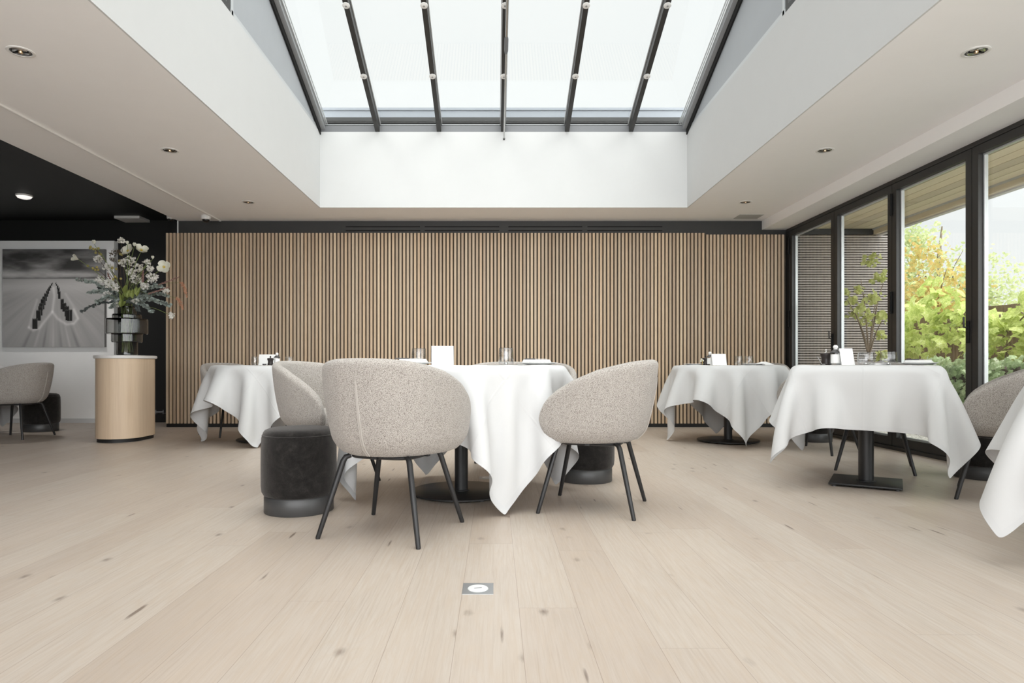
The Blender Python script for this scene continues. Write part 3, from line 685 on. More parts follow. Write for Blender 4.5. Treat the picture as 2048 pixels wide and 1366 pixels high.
def drape(n, side, rot, cx, cy, foot, cols=(), steps=170, iters=10, seed=1, jit=.004, b4=.05, g2=3.2):
    """settle a square cloth over a table top; returns n x n x 3"""
    rs = np.random.RandomState(seed); g = np.linspace(-side/2, side/2, n); X, Y_ = np.meshgrid(g, g, indexing='ij')
    c, s = math.cos(rot), math.sin(rot)
    p = np.stack([cx+X*c-Y_*s, cy+X*s+Y_*c, np.full_like(X, TT+.004)], -1)
    lo = rs.randn(8, 8); ii = np.linspace(0, 6.99, n); i0 = ii.astype(int); f = ii-i0
    sm = lambda A: ((A[i0][:, i0]*(1-f)[None,:]+A[i0][:, i0+1]*f[None,:])*(1-f)[:,None]+(A[i0+1][:, i0]*(1-f)[None,:]+A[i0+1][:, i0+1]*f[None,:])*f[:,None])
    p[...,0] += jit*2*sm(rs.randn(8,8)); p[...,1] += jit*2*sm(rs.randn(8,8))
    v = np.zeros_like(p); h = side/(n-1); dt = 1/45
    batches = []
    def lines(axis, k, stiff):
        L = h*k
        for par in range(2*k) if k > 1 else range(2):
            idx = np.arange(0, n-k); m = (idx//k) % 2 == par if k > 1 and par < 2 else (idx % 2 == par)
            if k > 1 and par > 1: continue
            a = idx[m]
            if not len(a): continue
            A = (a, slice(None)) if axis == 0 else (slice(None), a)
            B = (a+k, slice(None)) if axis == 0 else (slice(None), a+k)
            batches.append((A, B, L, stiff))
    lines(0,1,1.0); lines(1,1,1.0)
    for par in range(2):
        a = np.arange(par, n-1, 2)
        batches.append(((np.ix_(a, np.arange(n-1))), (np.ix_(a+1, np.arange(1, n))), h*math.sqrt(2), .35))
        batches.append(((np.ix_(a, np.arange(1, n))), (np.ix_(a+1, np.arange(n-1))), h*math.sqrt(2), .35))
    lines(0,2,.35); lines(1,2,.35); lines(0,4,b4); lines(1,4,b4)
    for st in range(steps):
        v[...,2] -= (7.0 if st < steps*.6 else g2)*dt; v *= .93; q = p.copy(); p = p+v*dt
        for it in range(iters):
            for A, B, L, stf in batches:
                d = p[B]-p[A]; l = np.sqrt((d*d).sum(-1, keepdims=True))+1e-9
                cr = d*(.5*stf*(l-L)/l); p[A] += cr; p[B] -= cr
            if it % 2 == 1 or it == iters-1:
                foot(p, q)
                for (ox, oy, r, zt) in (cols if st > steps*.55 else ()):
                    r = r*min(1, (st-steps*.55)/(steps*.25))
                    dx = p[...,0]-ox; dy = p[...,1]-oy; rr = np.sqrt(dx*dx+dy*dy)+1e-9; m = (rr < r) & (p[...,2] < zt)
                    k = np.where(m, r/rr, 1.0); p[...,0] = ox+dx*k; p[...,1] = oy+dy*k
                p[...,2] = np.maximum(p[...,2], .004)
        v = (p-q)/dt
    return p
def foot_round(cx, cy, R, re=.010):
    def f(p, q):
        dx = p[...,0]-cx; dy = p[...,1]-cy; r = np.sqrt(dx*dx+dy*dy)+1e-9
        top = TT+.003; ze = top-re
        ins = (r < R-re) & (p[...,2] < top) & (p[...,2] > .6)
        p[...,2] = np.where(ins, top, p[...,2])
        fr = .97
        p[...,0] = np.where(ins, q[...,0]*fr+p[...,0]*(1-fr), p[...,0]); p[...,1] = np.where(ins, q[...,1]*fr+p[...,1]*(1-fr), p[...,1])
        er = r-(R-re); ez = p[...,2]-ze; e = np.sqrt(np.maximum(er,0)**2+np.maximum(ez,0)**2)+1e-9
        m = (r >= R-re) & (r < R) & (ez > 0) & (e < re)
        nr = (R-re)+np.maximum(er,0)/e*re; nz = ze+np.maximum(ez,0)/e*re
        m2 = (r < R) & (r >= R-re) & (ez <= 0) & (p[...,2] > .69)
        m3 = (r < R) & (p[...,2] <= .6+.0*r) & (r > R-.12)
        k = np.where(m, nr/r, np.where(m2 | m3, R/r, 1.0)); hit = (m | m2 | m3) & ~ins
        p[...,0] = np.where(hit, cx+dx*k, p[...,0]); p[...,1] = np.where(hit, cy+dy*k, p[...,1])
        p[...,2] = np.where(m, nz, p[...,2])
    return f
def foot_square(cx, cy, a, b, rz, re=.010):
    c, s = math.cos(rz), math.sin(rz)
    def f(p, q):
        dx = p[...,0]-cx; dy = p[...,1]-cy; u = dx*c+dy*s; w = -dx*s+dy*c; top = TT+.003
        du = a-np.abs(u); dw = b-np.abs(w); ins = (du > 0) & (dw > 0) & (p[...,2] < top)
        pen = np.minimum(du, dw); up = top-p[...,2]
        m = ins & (up < np.maximum(pen, .0)+.004) & (p[...,2] > .6)
        p[...,2] = np.where(m, top, p[...,2])
        qu = (q[...,0]-cx)*c+(q[...,1]-cy)*s; qw = -(q[...,0]-cx)*s+(q[...,1]-cy)*c
        u = np.where(m, qu*.97+u*.03, u); w = np.where(m, qw*.97+w*.03, w)
        o = ins & ~m; ou = o & (du < dw); ow = o & ~(du < dw)
        u = np.where(ou, np.sign(u)*a, u); w = np.where(ow, np.sign(w)*b, w)
        p[...,0] = cx+u*c-w*s; p[...,1] = cy+u*s+w*c
    return f
def cloth_object(label, p, cx, cy):
    n = p.shape[0]; P_ = p.reshape(-1,3)-np.array([cx, cy, 0]); m = MB(); m.v = [tuple(q) for q in P_.tolist()]
    m.f = [(i*n+j, (i+1)*n+j, (i+1)*n+j+1, i*n+j+1) for i in range(n-1) for j in range(n-1)]
    o = m.build('tablecloth', M['linen'], None, True, 180, recalc=False); o.location = (cx, cy, 0)
    uv = o.data.uv_layers.new(name='cloth'); vi = np.empty(len(o.data.loops), np.int32); o.data.loops.foreach_get('vertex_index', vi)
    uv.data.foreach_set('uv', np.stack([(vi//n)/(n-1), (vi%n)/(n-1)], 1).astype(np.float32).ravel())
    sd_ = o.modifiers.new('cloth_thickness', 'SOLIDIFY'); sd_.thickness = .0016; sd_.offset = 0
    sb = o.modifiers.new('smooth_surface', 'SUBSURF'); sb.levels = 1; sb.render_levels = 2
    return tag(o, label, 'tablecloth', 'white tablecloths')
T1, T2, T3, T4, T5, T6 = (-.2, 3.86), (-2.31, 6.60), (2.33, 6.50), (2.38, 4.17), (2.60, 2.50), (-5.95, 7.0)
round_table(*T1, .615, 'large round pedestal table in the centre on a black disc foot')
round_table(*T2, .54, 'round pedestal table at the far left, near the flower console')
round_table(*T3, .54, 'round pedestal table at the far right before the slatted wall')
round_table(*T6, .54, 'round pedestal table in the alcove, cut off by the picture edge')
RZ4 = math.radians(-31.7); RZ5 = math.radians(-38)
square_table(*T4, .41, .40, RZ4, 'square pedestal table by the glazed doors on a square black foot')
square_table(*T5, .41, .40, RZ5, 'square pedestal table in the near right corner, mostly outside the view')
def near(T, R, r=.30, zt=.60):
    out = []
    for c_ in CH:
        d = math.hypot(c_[0]-T[0], c_[1]-T[1])
        if d < 1.4: out.append((c_[0], c_[1], min(r, d-R-.03), zt))
    return out
D = math.radians
cloth_object('white cloth with long corner points on the central round table', drape(66, 1.84, D(-66-45), *T1, foot_round(*T1, .62), near(T1, .62), 240, 16, 3), *T1)
cloth_object('white cloth on the far-left round table near the console', drape(50, 1.78, D(-80-45), *T2, foot_round(*T2, .545), near(T2, .545), 220, 12, 5), *T2)
cloth_object('white cloth on the far-right round table with its hem raised in front', drape(50, 1.74, D(-95-45), *T3, foot_round(*T3, .545), near(T3, .545), 220, 12, 8), *T3)
cloth_object('white cloth with straight front hem on the square table', drape(52, 1.50, RZ4, *T4, foot_square(*T4, .413, .403, RZ4), near(T4, .41, .26), 240, 16, 11, .002, .05, 6.5), *T4)
cloth_object('white cloth corner hanging at the right edge of the view', drape(44, 1.55, RZ5, *T5, foot_square(*T5, .413, .403, RZ5), near(T5, .41, .26), 180, 12, 13, .002, .05, 6.0), *T5)
cloth_object('white cloth in the alcove at the left edge of the view', drape(40, 1.70, D(20), *T6, foot_round(*T6, .545), (), 180, 10, 17), *T6)
# ------------------------------------------------------------------ console, vase, flowers
def pill(cx, y0, y1, r, n=20):
    pts = [(cx+r*math.cos(a), y0+r*math.sin(a)) for a in [PI+PI*k/n for k in range(n+1)]]
    return pts+[(cx+r*math.cos(a), y1+r*math.sin(a)) for a in [PI*k/n for k in range(n+1)]]
CX, CY = -3.79, 6.677
con = thing('console_plinth', 'pale oak oval console with white stone top, holding the flower vase', 'console', (CX, CY, 0))
def pring(r, z): return [(x, y, z) for x, y in pill(0, -.097, .097, r)]
MB().rings([pring(.207,0), pring(.207,.035)]).build('toe_kick', M['black'], con, True, 30)
MB().rings([pring(.214,.035), pring(.22,.037), pring(.22,.828)]).build('body', M['oakv'], con, True, 30)
MB().rings([pring(.222,.828), pring(.232,.829), pring(.238,.834), pring(.240,.845), pring(.238,.856), pring(.232,.861), pring(.222,.862)]).build('stone_top', M['stone'], con, True, 30)
VX, VY, VZ = -3.765, 6.65, .862
vs_ = thing('glass_vase', 'smoked stacked-ring glass vase full of flowers on the console', 'vase', (VX, VY, VZ))
prof = [(0,.004),(.092,.004),(.099,.010),(.099,.128),(.104,.136),(.136,.137),(.142,.143),(.142,.214),(.147,.220),(.186,.221),(.192,.227),(.192,.366),(.187,.372),(.138,.374),(.133,.380),(.133,.412),(.128,.418),(.092,.420),(.087,.428),(.087,.496)]
MB().lathe(prof, 56).build('glass_body', M['smoke'], vs_, True, 35)
MB().lathe([(.087,.493),(.0895,.496),(.087,.499),(.0845,.496),(.087,.493)], 48).build('rim', M['smoke'], vs_)
MB().lathe([(0,.0005),(.094,.0005),(.097,.004),(.094,.014),(0,.014)], 48).build('glass_foot', M['smoke'], vs_)
for z, r in ((.137,.138),(.219,.145),(.2215,.188),(.372,.188),(.374,.136),(.418,.130)):
    MB().lathe([(r-.002,z),(r,z+.0022),(r+.002,z),(r,z-.0022),(r-.002,z)], 48).build('ring_edge', M['smoke'], vs_)
F0 = Vector((VX, VY, VZ))
rnd = random.Random(21)
def fp(x, y, d=0.0):                       # flower crop pixel -> world point, d metres towards the room
    X, Y_ = 130+x/4.877, 460+y/4.877; return px(X, Y_, VY-d)
def stem_curve(tip, sag=.0, n=7, base=None):
    b = base or Vector((VX+rnd.uniform(-.045,.045), VY+rnd.uniform(-.045,.045), VZ+.03)); nk = Vector((VX+rnd.uniform(-.05,.05), VY+rnd.uniform(-.05,.05), VZ+.49))
    d = tip-nk; mid = nk+d*.55+Vector((0,0,.05+sag)); return [p for p in spline([b, nk, mid, tip], n)]
def loc(pts, o): return [p-o for p in pts]
def flower(name, label, cat, tip, matstem, r=.0028, group=None, sag=0.0):
    t = thing(name, label, cat, F0, 0, group); cv = stem_curve(tip, sag)
    MB().tube(loc(cv, F0), [r*1.2]*(len(cv)-3)+[r,r*.9,r*.8], 6).build('stem', matstem, t)
    return t, cv
def petal_mb(m, c, ax, R, n, open_, ruffle=.0, seed=0):
    """cupped petals around axis ax; open_ 0 closed .. 1 flat"""
    ax = ax.normalized(); u = ax.cross(Vector((.3,.9,.2))).normalized(); v = ax.cross(u); rr = random.Random(seed)
    for k in range(n):
        a0 = 2*PI*k/n+rr.uniform(-.15,.15); R_ = R*1.25; W_ = 2*PI/n*.75; G = []
        for i in range(6):
            s_ = i/5; row = []
            for j in range(7):
                q = (j/6-.5)*2; wv = math.sin(PI*min(s_*.55+.08,1))**.8; a = a0+q*W_*wv/max(.3,s_+.15)*.62
                rad = R_*(.08+.92*s_**.9)*(.35+.65*open_) * (1-.10*q*q*s_); hgt = R_*(1.15-.75*open_)*s_**(1.6 if open_ > .5 else .8) + ruffle*R*math.sin(q*9+k)*s_*s_
                if open_ < .4: rad = R*.62*math.sin(PI*min(.12+s_*.70,1))
                row.append(c+(u*math.cos(a)+v*math.sin(a))*rad+ax*hgt)
            G.append(row)
        m.rings(G, False, False, False)
def camdir(p): return (Vector((0,0,H))-p).normalized()
POP = [(130,287,.050,.45,Vector((-.45,-.75,.25)),'cup-shaped cream poppy leaning far out towards the picture'),
 (625,212,.062,.85,Vector((-.25,-.85,.55)),'large open cream poppy at the top centre of the bouquet'),
 (742,205,.060,.80,Vector((.55,-.55,.7)),'fan-shaped cream poppy at the top, right of the centre bloom'),
 (968,365,.058,.90,Vector((.25,-.95,.15)),'round open cream poppy standing out towards the slats'),
 (285,135,.030,.15,Vector((-.05,-.2,1)),'small half-closed cream poppy above the picture frame'),
 (610,140,.026,.1,Vector((-.1,-.1,1)),'small closed cream poppy bud, left one above the centre bloom'),
 (676,158,.028,.12,Vector((.1,-.1,1)),'small closed cream poppy bud, right one above the centre bloom'),
 (856,280,.024,.2,Vector((.1,-.3,1)),'tiny greenish poppy bud between centre blooms and slats')]
for i, (x, y_, R, op, ax, lb) in enumerate(POP):
    c_ = fp(x, y_, .06+.02*(i % 3)); t, cv = flower('poppy', lb, 'flower', c_-ax.normalized()*.004, M['stem'], .0027, 'cream poppies in the vase')
    m = MB(); petal_mb(m, c_-F0, ax, R, 4, op, .05, i); 
    if op > .3: petal_mb(m, c_-F0+ax.normalized()*.003, ax, R*.9, 4, op*.92, .05, i+50)
    m.build('petals', M['petal'], t)
    if op > .3:
        s_ = MB(); a = ax.normalized(); s_.ball(c_-F0+a*.012, .009, 8, 6)
        for k in range(26):
            d = Vector((rnd.gauss(0,1), rnd.gauss(0,1), rnd.gauss(0,1))); d = (d-a*d.dot(a)).normalized()
            e = c_-F0+d*.014+a*.02; s_.tube([c_-F0+d*.006+a*.006, e], .0006, 3); s_.ball(e, .0016, 5, 4)
        s_.build('stamens', M['stamen'], t)
    else: MB().lathe([(.0,-.003),(R*.30,.004),(R*.42,R*.35),(R*.40,R*.5)], 10, c_-F0).build('calyx', M['green'], t)
def floret(m, c, r, rr):
    ax = Vector((rr.gauss(0,1), rr.gauss(0,1)-.4, rr.gauss(0,1)+.3)).normalized(); u = ax.cross(Vector((.2,.3,.9))).normalized(); v = ax.cross(u)
    for k in range(5):
        a = 2*PI*k/5; d = u*math.cos(a)+v*math.sin(a); w_ = v*math.cos(a)-u*math.sin(a)
        m.add([c, c+d*r*.55+w_*r*.42+ax*r*.15, c+d*r+ax*r*.25, c+d*r*.55-w_*r*.42+ax*r*.15], [(0,1,2,3)])
STK = [(325,285,.048,'round white blossom cluster overlapping the picture, below the poppy bud'),(420,360,.055,'white blossom cluster right of the round one by the picture'),
 (550,105,.036,'white blossom sprig at the very top of the bouquet'),(640,300,.060,'white blossom cluster just below the large poppy'),(565,320,.045,'white blossom cluster at upper centre-left under the top poppies'),
 (725,370,.055,'white blossom spray to the right of the centre stems'),(800,312,.038,'small white blossom sprig below the fan-shaped poppy'),(830,372,.035,'small white blossom tuft under the greenish bud'),
 (690,480,.062,'white blossom cluster in the middle of the bouquet'),(850,465,.060,'white blossom cluster on the slat side of the middle'),(345,482,.048,'creamy blossom cluster on the picture side, upper of three'),
 (430,528,.055,'creamy blossom cluster on the picture side, middle of three'),(492,560,.042,'creamy blossom cluster beside the fresh green leaf'),(425,645,.055,'creamy blossom cluster low on the picture side'),
 (512,728,.036,'small creamy blossom hanging just above the vase rim'),(640,410,.05,'white blossom cluster behind the centre stems'),(1040,835,.040,'pinkish white blossom drooping low in front of the slats'),
 (775,545,.045,'white blossom cluster low at the slat side'),(980,592,.036,'white blossom sprig reaching towards the slats'),(690,695,.034,'white blossom tuft right above the vase rim')]
for i, (x, y_, R, lb) in enumerate(STK):
    c_ = fp(x, y_, .02+.11*((i*7) % 5)/4); t, cv = flower('blossom_sprig', lb, 'flower', c_, M['stem'] if i > 3 else M['twig'], .0022, 'white blossom sprigs in the vase')
    m = MB(); rr = random.Random(100+i); n = int(22+R*700)
    for k in range(n):
        d = Vector((rr.gauss(0,1), rr.gauss(0,1), rr.gauss(0,1))).normalized()*R*rr.uniform(.45,1.0); d.z *= .9
        floret(m, c_-F0+d, rr.uniform(.010,.0145), rr)
    m.build('blossoms', M['blossom'], t, False, recalc=False)
    m = MB()
    for k in range(7):
        d = Vector((rr.gauss(0,1), rr.gauss(0,1), rr.gauss(0,1))).normalized()*R*.8; m.tube([c_-F0-(cv[-1]-cv[-2])*.5, c_-F0+d], .0011, 4)
    m.build('twigs', M['stem'], t)
def leaf(m, c, d, n_, L, Wd, bend=.15):
    d = d.normalized(); s_ = d.cross(n_).normalized(); n2 = s_.cross(d)
    m.add([c, c+d*L*.35+s_*Wd*.5+n2*L*.02, c+d*L*.75+s_*Wd*.38-n2*L*bend*.4, c+d*L-n2*L*bend, c+d*L*.75-s_*Wd*.38-n2*L*bend*.4, c+d*L*.35-s_*Wd*.5+n2*L*.02, c+d*L*.4-n2*L*.06],
        [(0,1,6),(1,2,3,6),(6,3,4,5),(0,6,5)])
EU = [((110,480),.10,M['euca'],.034,'grey-green eucalyptus sprig reaching furthest over the picture'),((150,795),.05,M['eucad'],.030,'dark eucalyptus sprig hanging low over the picture'),
 ((300,700),.12,M['euca'],.032,'grey-green eucalyptus sprig low on the picture side'),((1030,735),.10,M['euca'],.034,'grey-green eucalyptus sprig low towards the slats'),
 ((860,800),.14,M['euca'],.032,'grey-green eucalyptus sprig hanging beside the vase'),((940,540),.12,M['euca'],.036,'silvery eucalyptus sprig on the slat side'),((720,790),.15,M['eucad'],.028,'dark eucalyptus sprig just right of the vase neck'),
 ((330,560),-.08,M['eucad'],.030,'dark eucalyptus sprig behind the creamy blossoms'),((1010,640),.02,M['euca'],.03,'pale eucalyptus sprig below the pink plumes'),((230,610),.06,M['euca'],.034,'round-leaved eucalyptus sprig over the picture, middle one'),((450,760),.13,M['euca'],.03,'grey-green eucalyptus sprig just left of the vase neck'),((900,690),.15,M['euca'],.034,'silvery eucalyptus sprig nearest the viewer by the vase')]
for i, ((x, y_), d_, mt, L, lb) in enumerate(EU):
    tip = fp(x, y_, d_); t, cv = flower('eucalyptus_sprig', lb, 'foliage', tip, M['twig'], .002, 'eucalyptus sprigs in the vase', .02)
    m = MB(); rr = random.Random(300+i); cc = loc(cv, F0); start = int(len(cc)*.42)
    for k in range(start*4, (len(cc)-1)*4):
        a = k/4; j = int(a); p = cc[j].lerp(cc[min(j+1,len(cc)-1)], a-j); tg = (cc[min(j+1,len(cc)-1)]-cc[max(j-1,0)]).normalized()
        for sgn in (1,-1):
            o = tg.cross(Vector((rr.gauss(0,.5), rr.gauss(0,.6), 1))).normalized()*sgn
            leaf(m, p, (o+tg*.5+Vector((rr.gauss(0,.3),rr.gauss(0,.3),rr.gauss(0,.3)))), Vector((rr.gauss(0,.7),-1,rr.gauss(0,.7)+.5)), L*1.35*rr.uniform(.75,1.15)*(1-.35*k/(len(cc)*4)), L*1.0)
    m.build('leaves', mt, t, False, recalc=False)
def plume(name, label, p0, p1, d, mt, R, n, hang=0.0, grp=None):
    a, b = fp(*p0, d), fp(*p1, d); t, cv = flower(name, label, 'flower', a, M['stem'], .0018, grp, .03); m = MB(); rr = random.Random(hash(p0) % 999)
    ax = (b-a)
    for k in range(n):
        s_ = k/n; p = a+ax*s_+Vector((0,0,hang*math.sin(PI*s_))); r = R*math.sin(PI*(.15+.80*s_))**.7
        dd = Vector((rr.gauss(0,1), rr.gauss(0,1), rr.gauss(0,1))).normalized()*r*rr.uniform(.3,1)
        m.ball(p+dd-F0, rr.uniform(.0022,.0042), 5, 4)
    m.build('plume', mt, t)
G5 = 'feathery plumes in the vase'
plume('grass_plume', 'dusty pink plume pointing up to the slats, upper one', (905,540), (1112,457), .10, M['plume'], .012, 170, .0, G5)
plume('grass_plume', 'dusty pink plume pointing to the slats, lower one', (810,625), (1020,555), .12, M['plume'], .012, 170, .0, G5)
plume('grass_plume', 'upright dusty pink plume among the white blossoms', (758,510), (762,395), .16, M['plume'], .014, 130, .0, G5)
plume('grass_plume', 'dusty pink plume half hidden on the picture side', (440,490), (415,415), .0, M['plume'], .014, 90, .0, G5)
plume('amaranth_tassel', 'coral tassel arching down in front of the slats, outer one', (1130,510), (1190,660), .02, M['amar'], .022, 230, .03, 'coral tassels in the vase')
plume('amaranth_tassel', 'coral tassel arching down in front of the slats, lower one', (1090,665), (1150,775), .03, M['amar'], .024, 210, .02, 'coral tassels in the vase')
for i, (pts, lb) in enumerate([(((250,165),(275,185),(300,190),(300,222),(325,180),(245,178),(350,238),(335,225)), 'olive berry sprig below the upper left poppy bud'),
        (((222,350),(272,373),(310,362),(295,388),(322,388)), 'olive berry sprig between cup poppy and creamy blossoms'), (((460,370),(490,455),(500,470),(545,475),(470,480)), 'olive berry sprig at the middle of the bouquet'),
        (((540,235),(555,240),(500,380),(530,300)), 'small berry sprig near the dark brown bloom')]):
    c_ = fp(*pts[-1], .05); t, cv = flower('berry_sprig', lb, 'foliage', c_, M['twig'], .002, 'berry sprigs in the vase'); m = MB(); tw = MB(); rr = random.Random(i)
    for q in pts:
        e = fp(*q, .05+rr.uniform(-.03,.03))-F0; m.ball(e, .0125, 9, 7, 1.1); tw.tube([c_-F0, (c_-F0).lerp(e,.5)+Vector((0,0,.01)), e], .0012, 4)
    m.build('berries', M['berry'], t); tw.build('twigs', M['twig'], t)
c_ = fp(490,250,-.04); t, cv = flower('brown_bloom', 'dark brown branching bloom behind the poppies', 'flower', c_, M['twig'], .002); m = MB(); rr = random.Random(4)
for q in ((510,205),(450,235),(455,285),(490,210),(520,215),(470,290),(540,225)):
    e = fp(*q, -.04)-F0; m.tube([c_-F0, e], .0014, 4)
    for k in range(26): m.ball(e+Vector((rr.gauss(0,.012), rr.gauss(0,.012), rr.gauss(0,.010))), .0042, 5, 4)
m.build('bloom', M['brownbl'], t)
GL = [((570,560),'broad fresh green leaf in the middle of the bouquet',.10,.075),((610,600),'fresh green leaf right of the broad centre leaf',.08,.05),((540,690),'fresh green leaf low above the vase rim',.08,.045),((660,610),'narrow fresh green leaf behind the centre stems',.10,.03),((700,590),'narrow fresh green leaf leaning to the slats',.10,.03),((560,640),'narrow fresh green leaf leaning to the picture',.09,.03)]
for i, ((x, y_), lb, L, Wd) in enumerate(GL):
    c_ = fp(x, y_+60, .16); t, cv = flower('leaf_stem', lb, 'foliage', c_, M['stem'], .0022, 'fresh green leaves in the vase'); m = MB(); rr = random.Random(i)
    for k in range(1 if Wd > .06 else 3): leaf(m, c_-F0, Vector((rr.gauss(0,.35), -.1, 1)), Vector((rr.gauss(0,.3),-1,.2)), L, Wd, .2)
    m.build('leaves', M['green'], t, False, recalc=False)

# ------------------------------------------------------------------ things on the tables
ZT = TT+.006
def tumbler(T, dx, dy, label, r=.043, h=.094, grp='water tumblers on the tables'):
    t = thing('water_glass', label, 'glass', (T[0]+dx, T[1]+dy, ZT), 0, grp)
    MB().lathe([(0,.001),(r*.80,.001),(r*.94,.007),(r,.028),(r*.97,.055),(r*.90,h)], 36).build('bowl', M['tumbler'], t)
    MB().lathe([(r*.88,h),(r*.86,h-.002),(r*.93,.055),(r*.955,.028),(r*.88,.014),(0,.012)], 36).build('inner_wall', M['tumbler'], t)
    MB().lathe([(0,.0125),(.011,.0125),(.013,.008),(.011,.003),(0,.0025)], 16).build('glass_base', M['chrome'], t)
def card(T, dx, dy, rz, w, h, label, tent=True):
    t = thing('menu_card', label, 'card', (T[0]+dx, T[1]+dy, ZT), rz, 'white menu cards on the tables')
    a = .035 if tent else .02
    for s_, nm in ((-1,'front_panel'),(1,'back_panel')):
        MB().add([(x, s_*(a if z == 0 else .002)+o, z) for o in (-.0008,.0008) for x, z in ((-w/2,0),(w/2,0),(w/2,h),(-w/2,h))], [(0,1,2,3),(7,6,5,4),(0,4,5,1),(1,5,6,2),(2,6,7,3),(3,7,4,0)]).build(nm, M['paper'], t, False)
def mill(T, dx, dy, label, s=1.0):
    t = thing('pepper_mill', label, 'pepper mill', (T[0]+dx, T[1]+dy, ZT), 0, 'dark pepper pots')
    MB().lathe([(0,0),(.030*s,0),(.032*s,.004),(.026*s,.03*s),(.028*s,.05*s),(.0335*s,.058*s),(.034*s,.072*s),(.030*s,.076*s),(0,.077*s)], 28).build('body', M['darkpot'], t)
    MB().lathe([(0,.077*s),(.012*s,.078*s),(.006*s,.083*s),(.0055*s,.088*s),(.0085*s,.093*s),(.006*s,.099*s),(0,.1*s)], 16).build('knob', M['chrome'] if s > 1.02 else M['darkpot'], t)
def bottle(T, dx, dy, label, s=1.0):
    t = thing('sanitiser_bottle', label, 'bottle', (T[0]+dx, T[1]+dy, ZT), 0, 'small pump bottles')
    MB().lathe([(0,0),(.026*s,0),(.028*s,.003),(.028*s,.078*s),(0,.078*s)], 28).build('body', M['tumbler'], t)
    MB().lathe([(.0283*s,.012*s),(.0285*s,.012*s),(.0285*s,.070*s),(.0283*s,.070*s)], 28).build('paper_label', M['paper'], t)
    MB().lathe([(.028*s,.078*s),(.034*s,.079*s),(.034*s,.083*s),(.018*s,.096*s),(.013*s,.102*s),(0,.102*s)], 28).build('shoulder_cap', M['darkgrey'], t)
    MB().lathe([(0,.102*s),(.012*s,.102*s),(.012*s,.112*s),(.016*s,.113*s),(.014*s,.124*s),(.007*s,.131*s),(0,.131*s)], 20).build('pump_top', M['wplast'], t)
def plate(T, dx, dy, label, r=.115):
    t = thing('side_plate', label, 'plate', (T[0]+dx, T[1]+dy, ZT), 0, 'white side plates')
    MB().lathe([(0,.001),(r*.6,.001),(r*.7,.004),(r,.013),(r,.015),(r*.72,.008),(r*.6,.006),(0,.006)], 40).build('dish', M['china'], t)
def napkin(T, dx, dy, rz, w, d, h, z0, label):
    t = thing('folded_napkin', label, 'napkin', (T[0]+dx, T[1]+dy, ZT+z0), rz, 'folded white napkins')
    m = MB()
    for k in range(3): m.box(-w/2+k*.003, w/2-k*.004, -d/2+k*.002, d/2-k*.003, h*k/3, h*(k+1)/3-.0005, h*.16)
    m.build('folded_cloth', M['napkin'], t)
def cutlery(T, dx, dy, rz, kind, label, z0=0.0, mat='steel', L=.2):
    t = thing('table_'+kind, label, kind, (T[0]+dx, T[1]+dy, ZT+z0), rz, 'cutlery on the tables'); h = L/2
    MB().box(-h, h*.0, -.007, .007, 0, .006, .0025).build('handle', M[mat], t)
    m = MB()
    if kind == 'knife': m.box(h*.0, h, -.009, .008, .0015, .0035, .0008)
    else:
        m.box(0, h*.55, -.004, .004, .001, .004, .001)
        for k in range(3): m.box(h*.55, h, -.010+k*.008, -.006+k*.008, .002, .004, .0008)
        m.box(h*.5,h*.62,-.010,.010,.0015,.004,.001)
    m.build('blade' if kind == 'knife' else 'tines', M['steel'], t)
# central table
tumbler(T1, (838-990)/1300*3.95+.2, .09, 'water tumbler on the central table, left of the menu card', .046, .100)
tumbler(T1, (1012-990)/1300*3.75+.2, -.11, 'water tumbler alone near the middle of the central table', .045, .098)
card(T1, (885-990)/1300*3.7+.2, -.16, .1, .125, .108, 'white menu card standing on the central table')
plate(T1, -.26, -.30, 'white side plate on the central table behind the foreground chair'); napkin(T1, -.25, -.30, .15, .16, .10, .016, .0165, 'folded napkin on the plate behind the foreground chair')
cutlery(T1, -.27, -.31, .15, 'knife', 'dark-handled knife across the napkin behind the foreground chair', .033, 'darkgrey', .15)
plate(T1, .46, .02, 'white side plate on the central table, towards the side-on chair'); napkin(T1, .45, .02, -.1, .17, .11, .016, .0165, 'folded napkin on the central table near the side-on chair')
cutlery(T1, .44, .0, -.1, 'knife', 'dark-handled knife on the napkin near the side-on chair', .033, 'darkgrey', .13)
cutlery(T1, .42, .22, .4, 'fork', 'fork at the far right rim of the central table', 0, 'steel', .18)
# far left table
tumbler(T2, (510-990)/1300*6.5+2.31, -.1, 'water tumbler on the far-left table, left of the card', .038, .085)
tumbler(T2, (579-990)/1300*6.55+2.31, -.05, 'water tumbler on the far-left table, right of the bottle', .040, .086)
card(T2, (535-990)/1300*6.75+2.31, .15, 0, .17, .112, 'white menu card on the far-left table behind the pepper pot')
mill(T2, (541-990)/1300*6.4+2.31, -.2, 'dark pepper pot in front of the card on the far-left table', .92)
bottle(T2, (554-990)/1300*6.45+2.31, -.15, 'pump bottle beside the card on the far-left table', .95)
t = thing('tealight_dish', 'tiny dark candle dish beside the pepper pot on the far-left table', 'candle', (T2[0]+(529-990)/1300*6.38+2.31, T2[1]-.22, ZT))
MB().lathe([(0,0),(.018,0),(.019,.003),(.019,.014),(.017,.014),(.016,.006),(0,.006)], 24).build('dish', M['darkgrey'], t); MB().lathe([(0,.006),(.014,.006),(.014,.011),(.0,.011)], 20).tube([(0,0,.01),(.001,0,.034)], .0009, 5).build('candle', M['paper'], t)
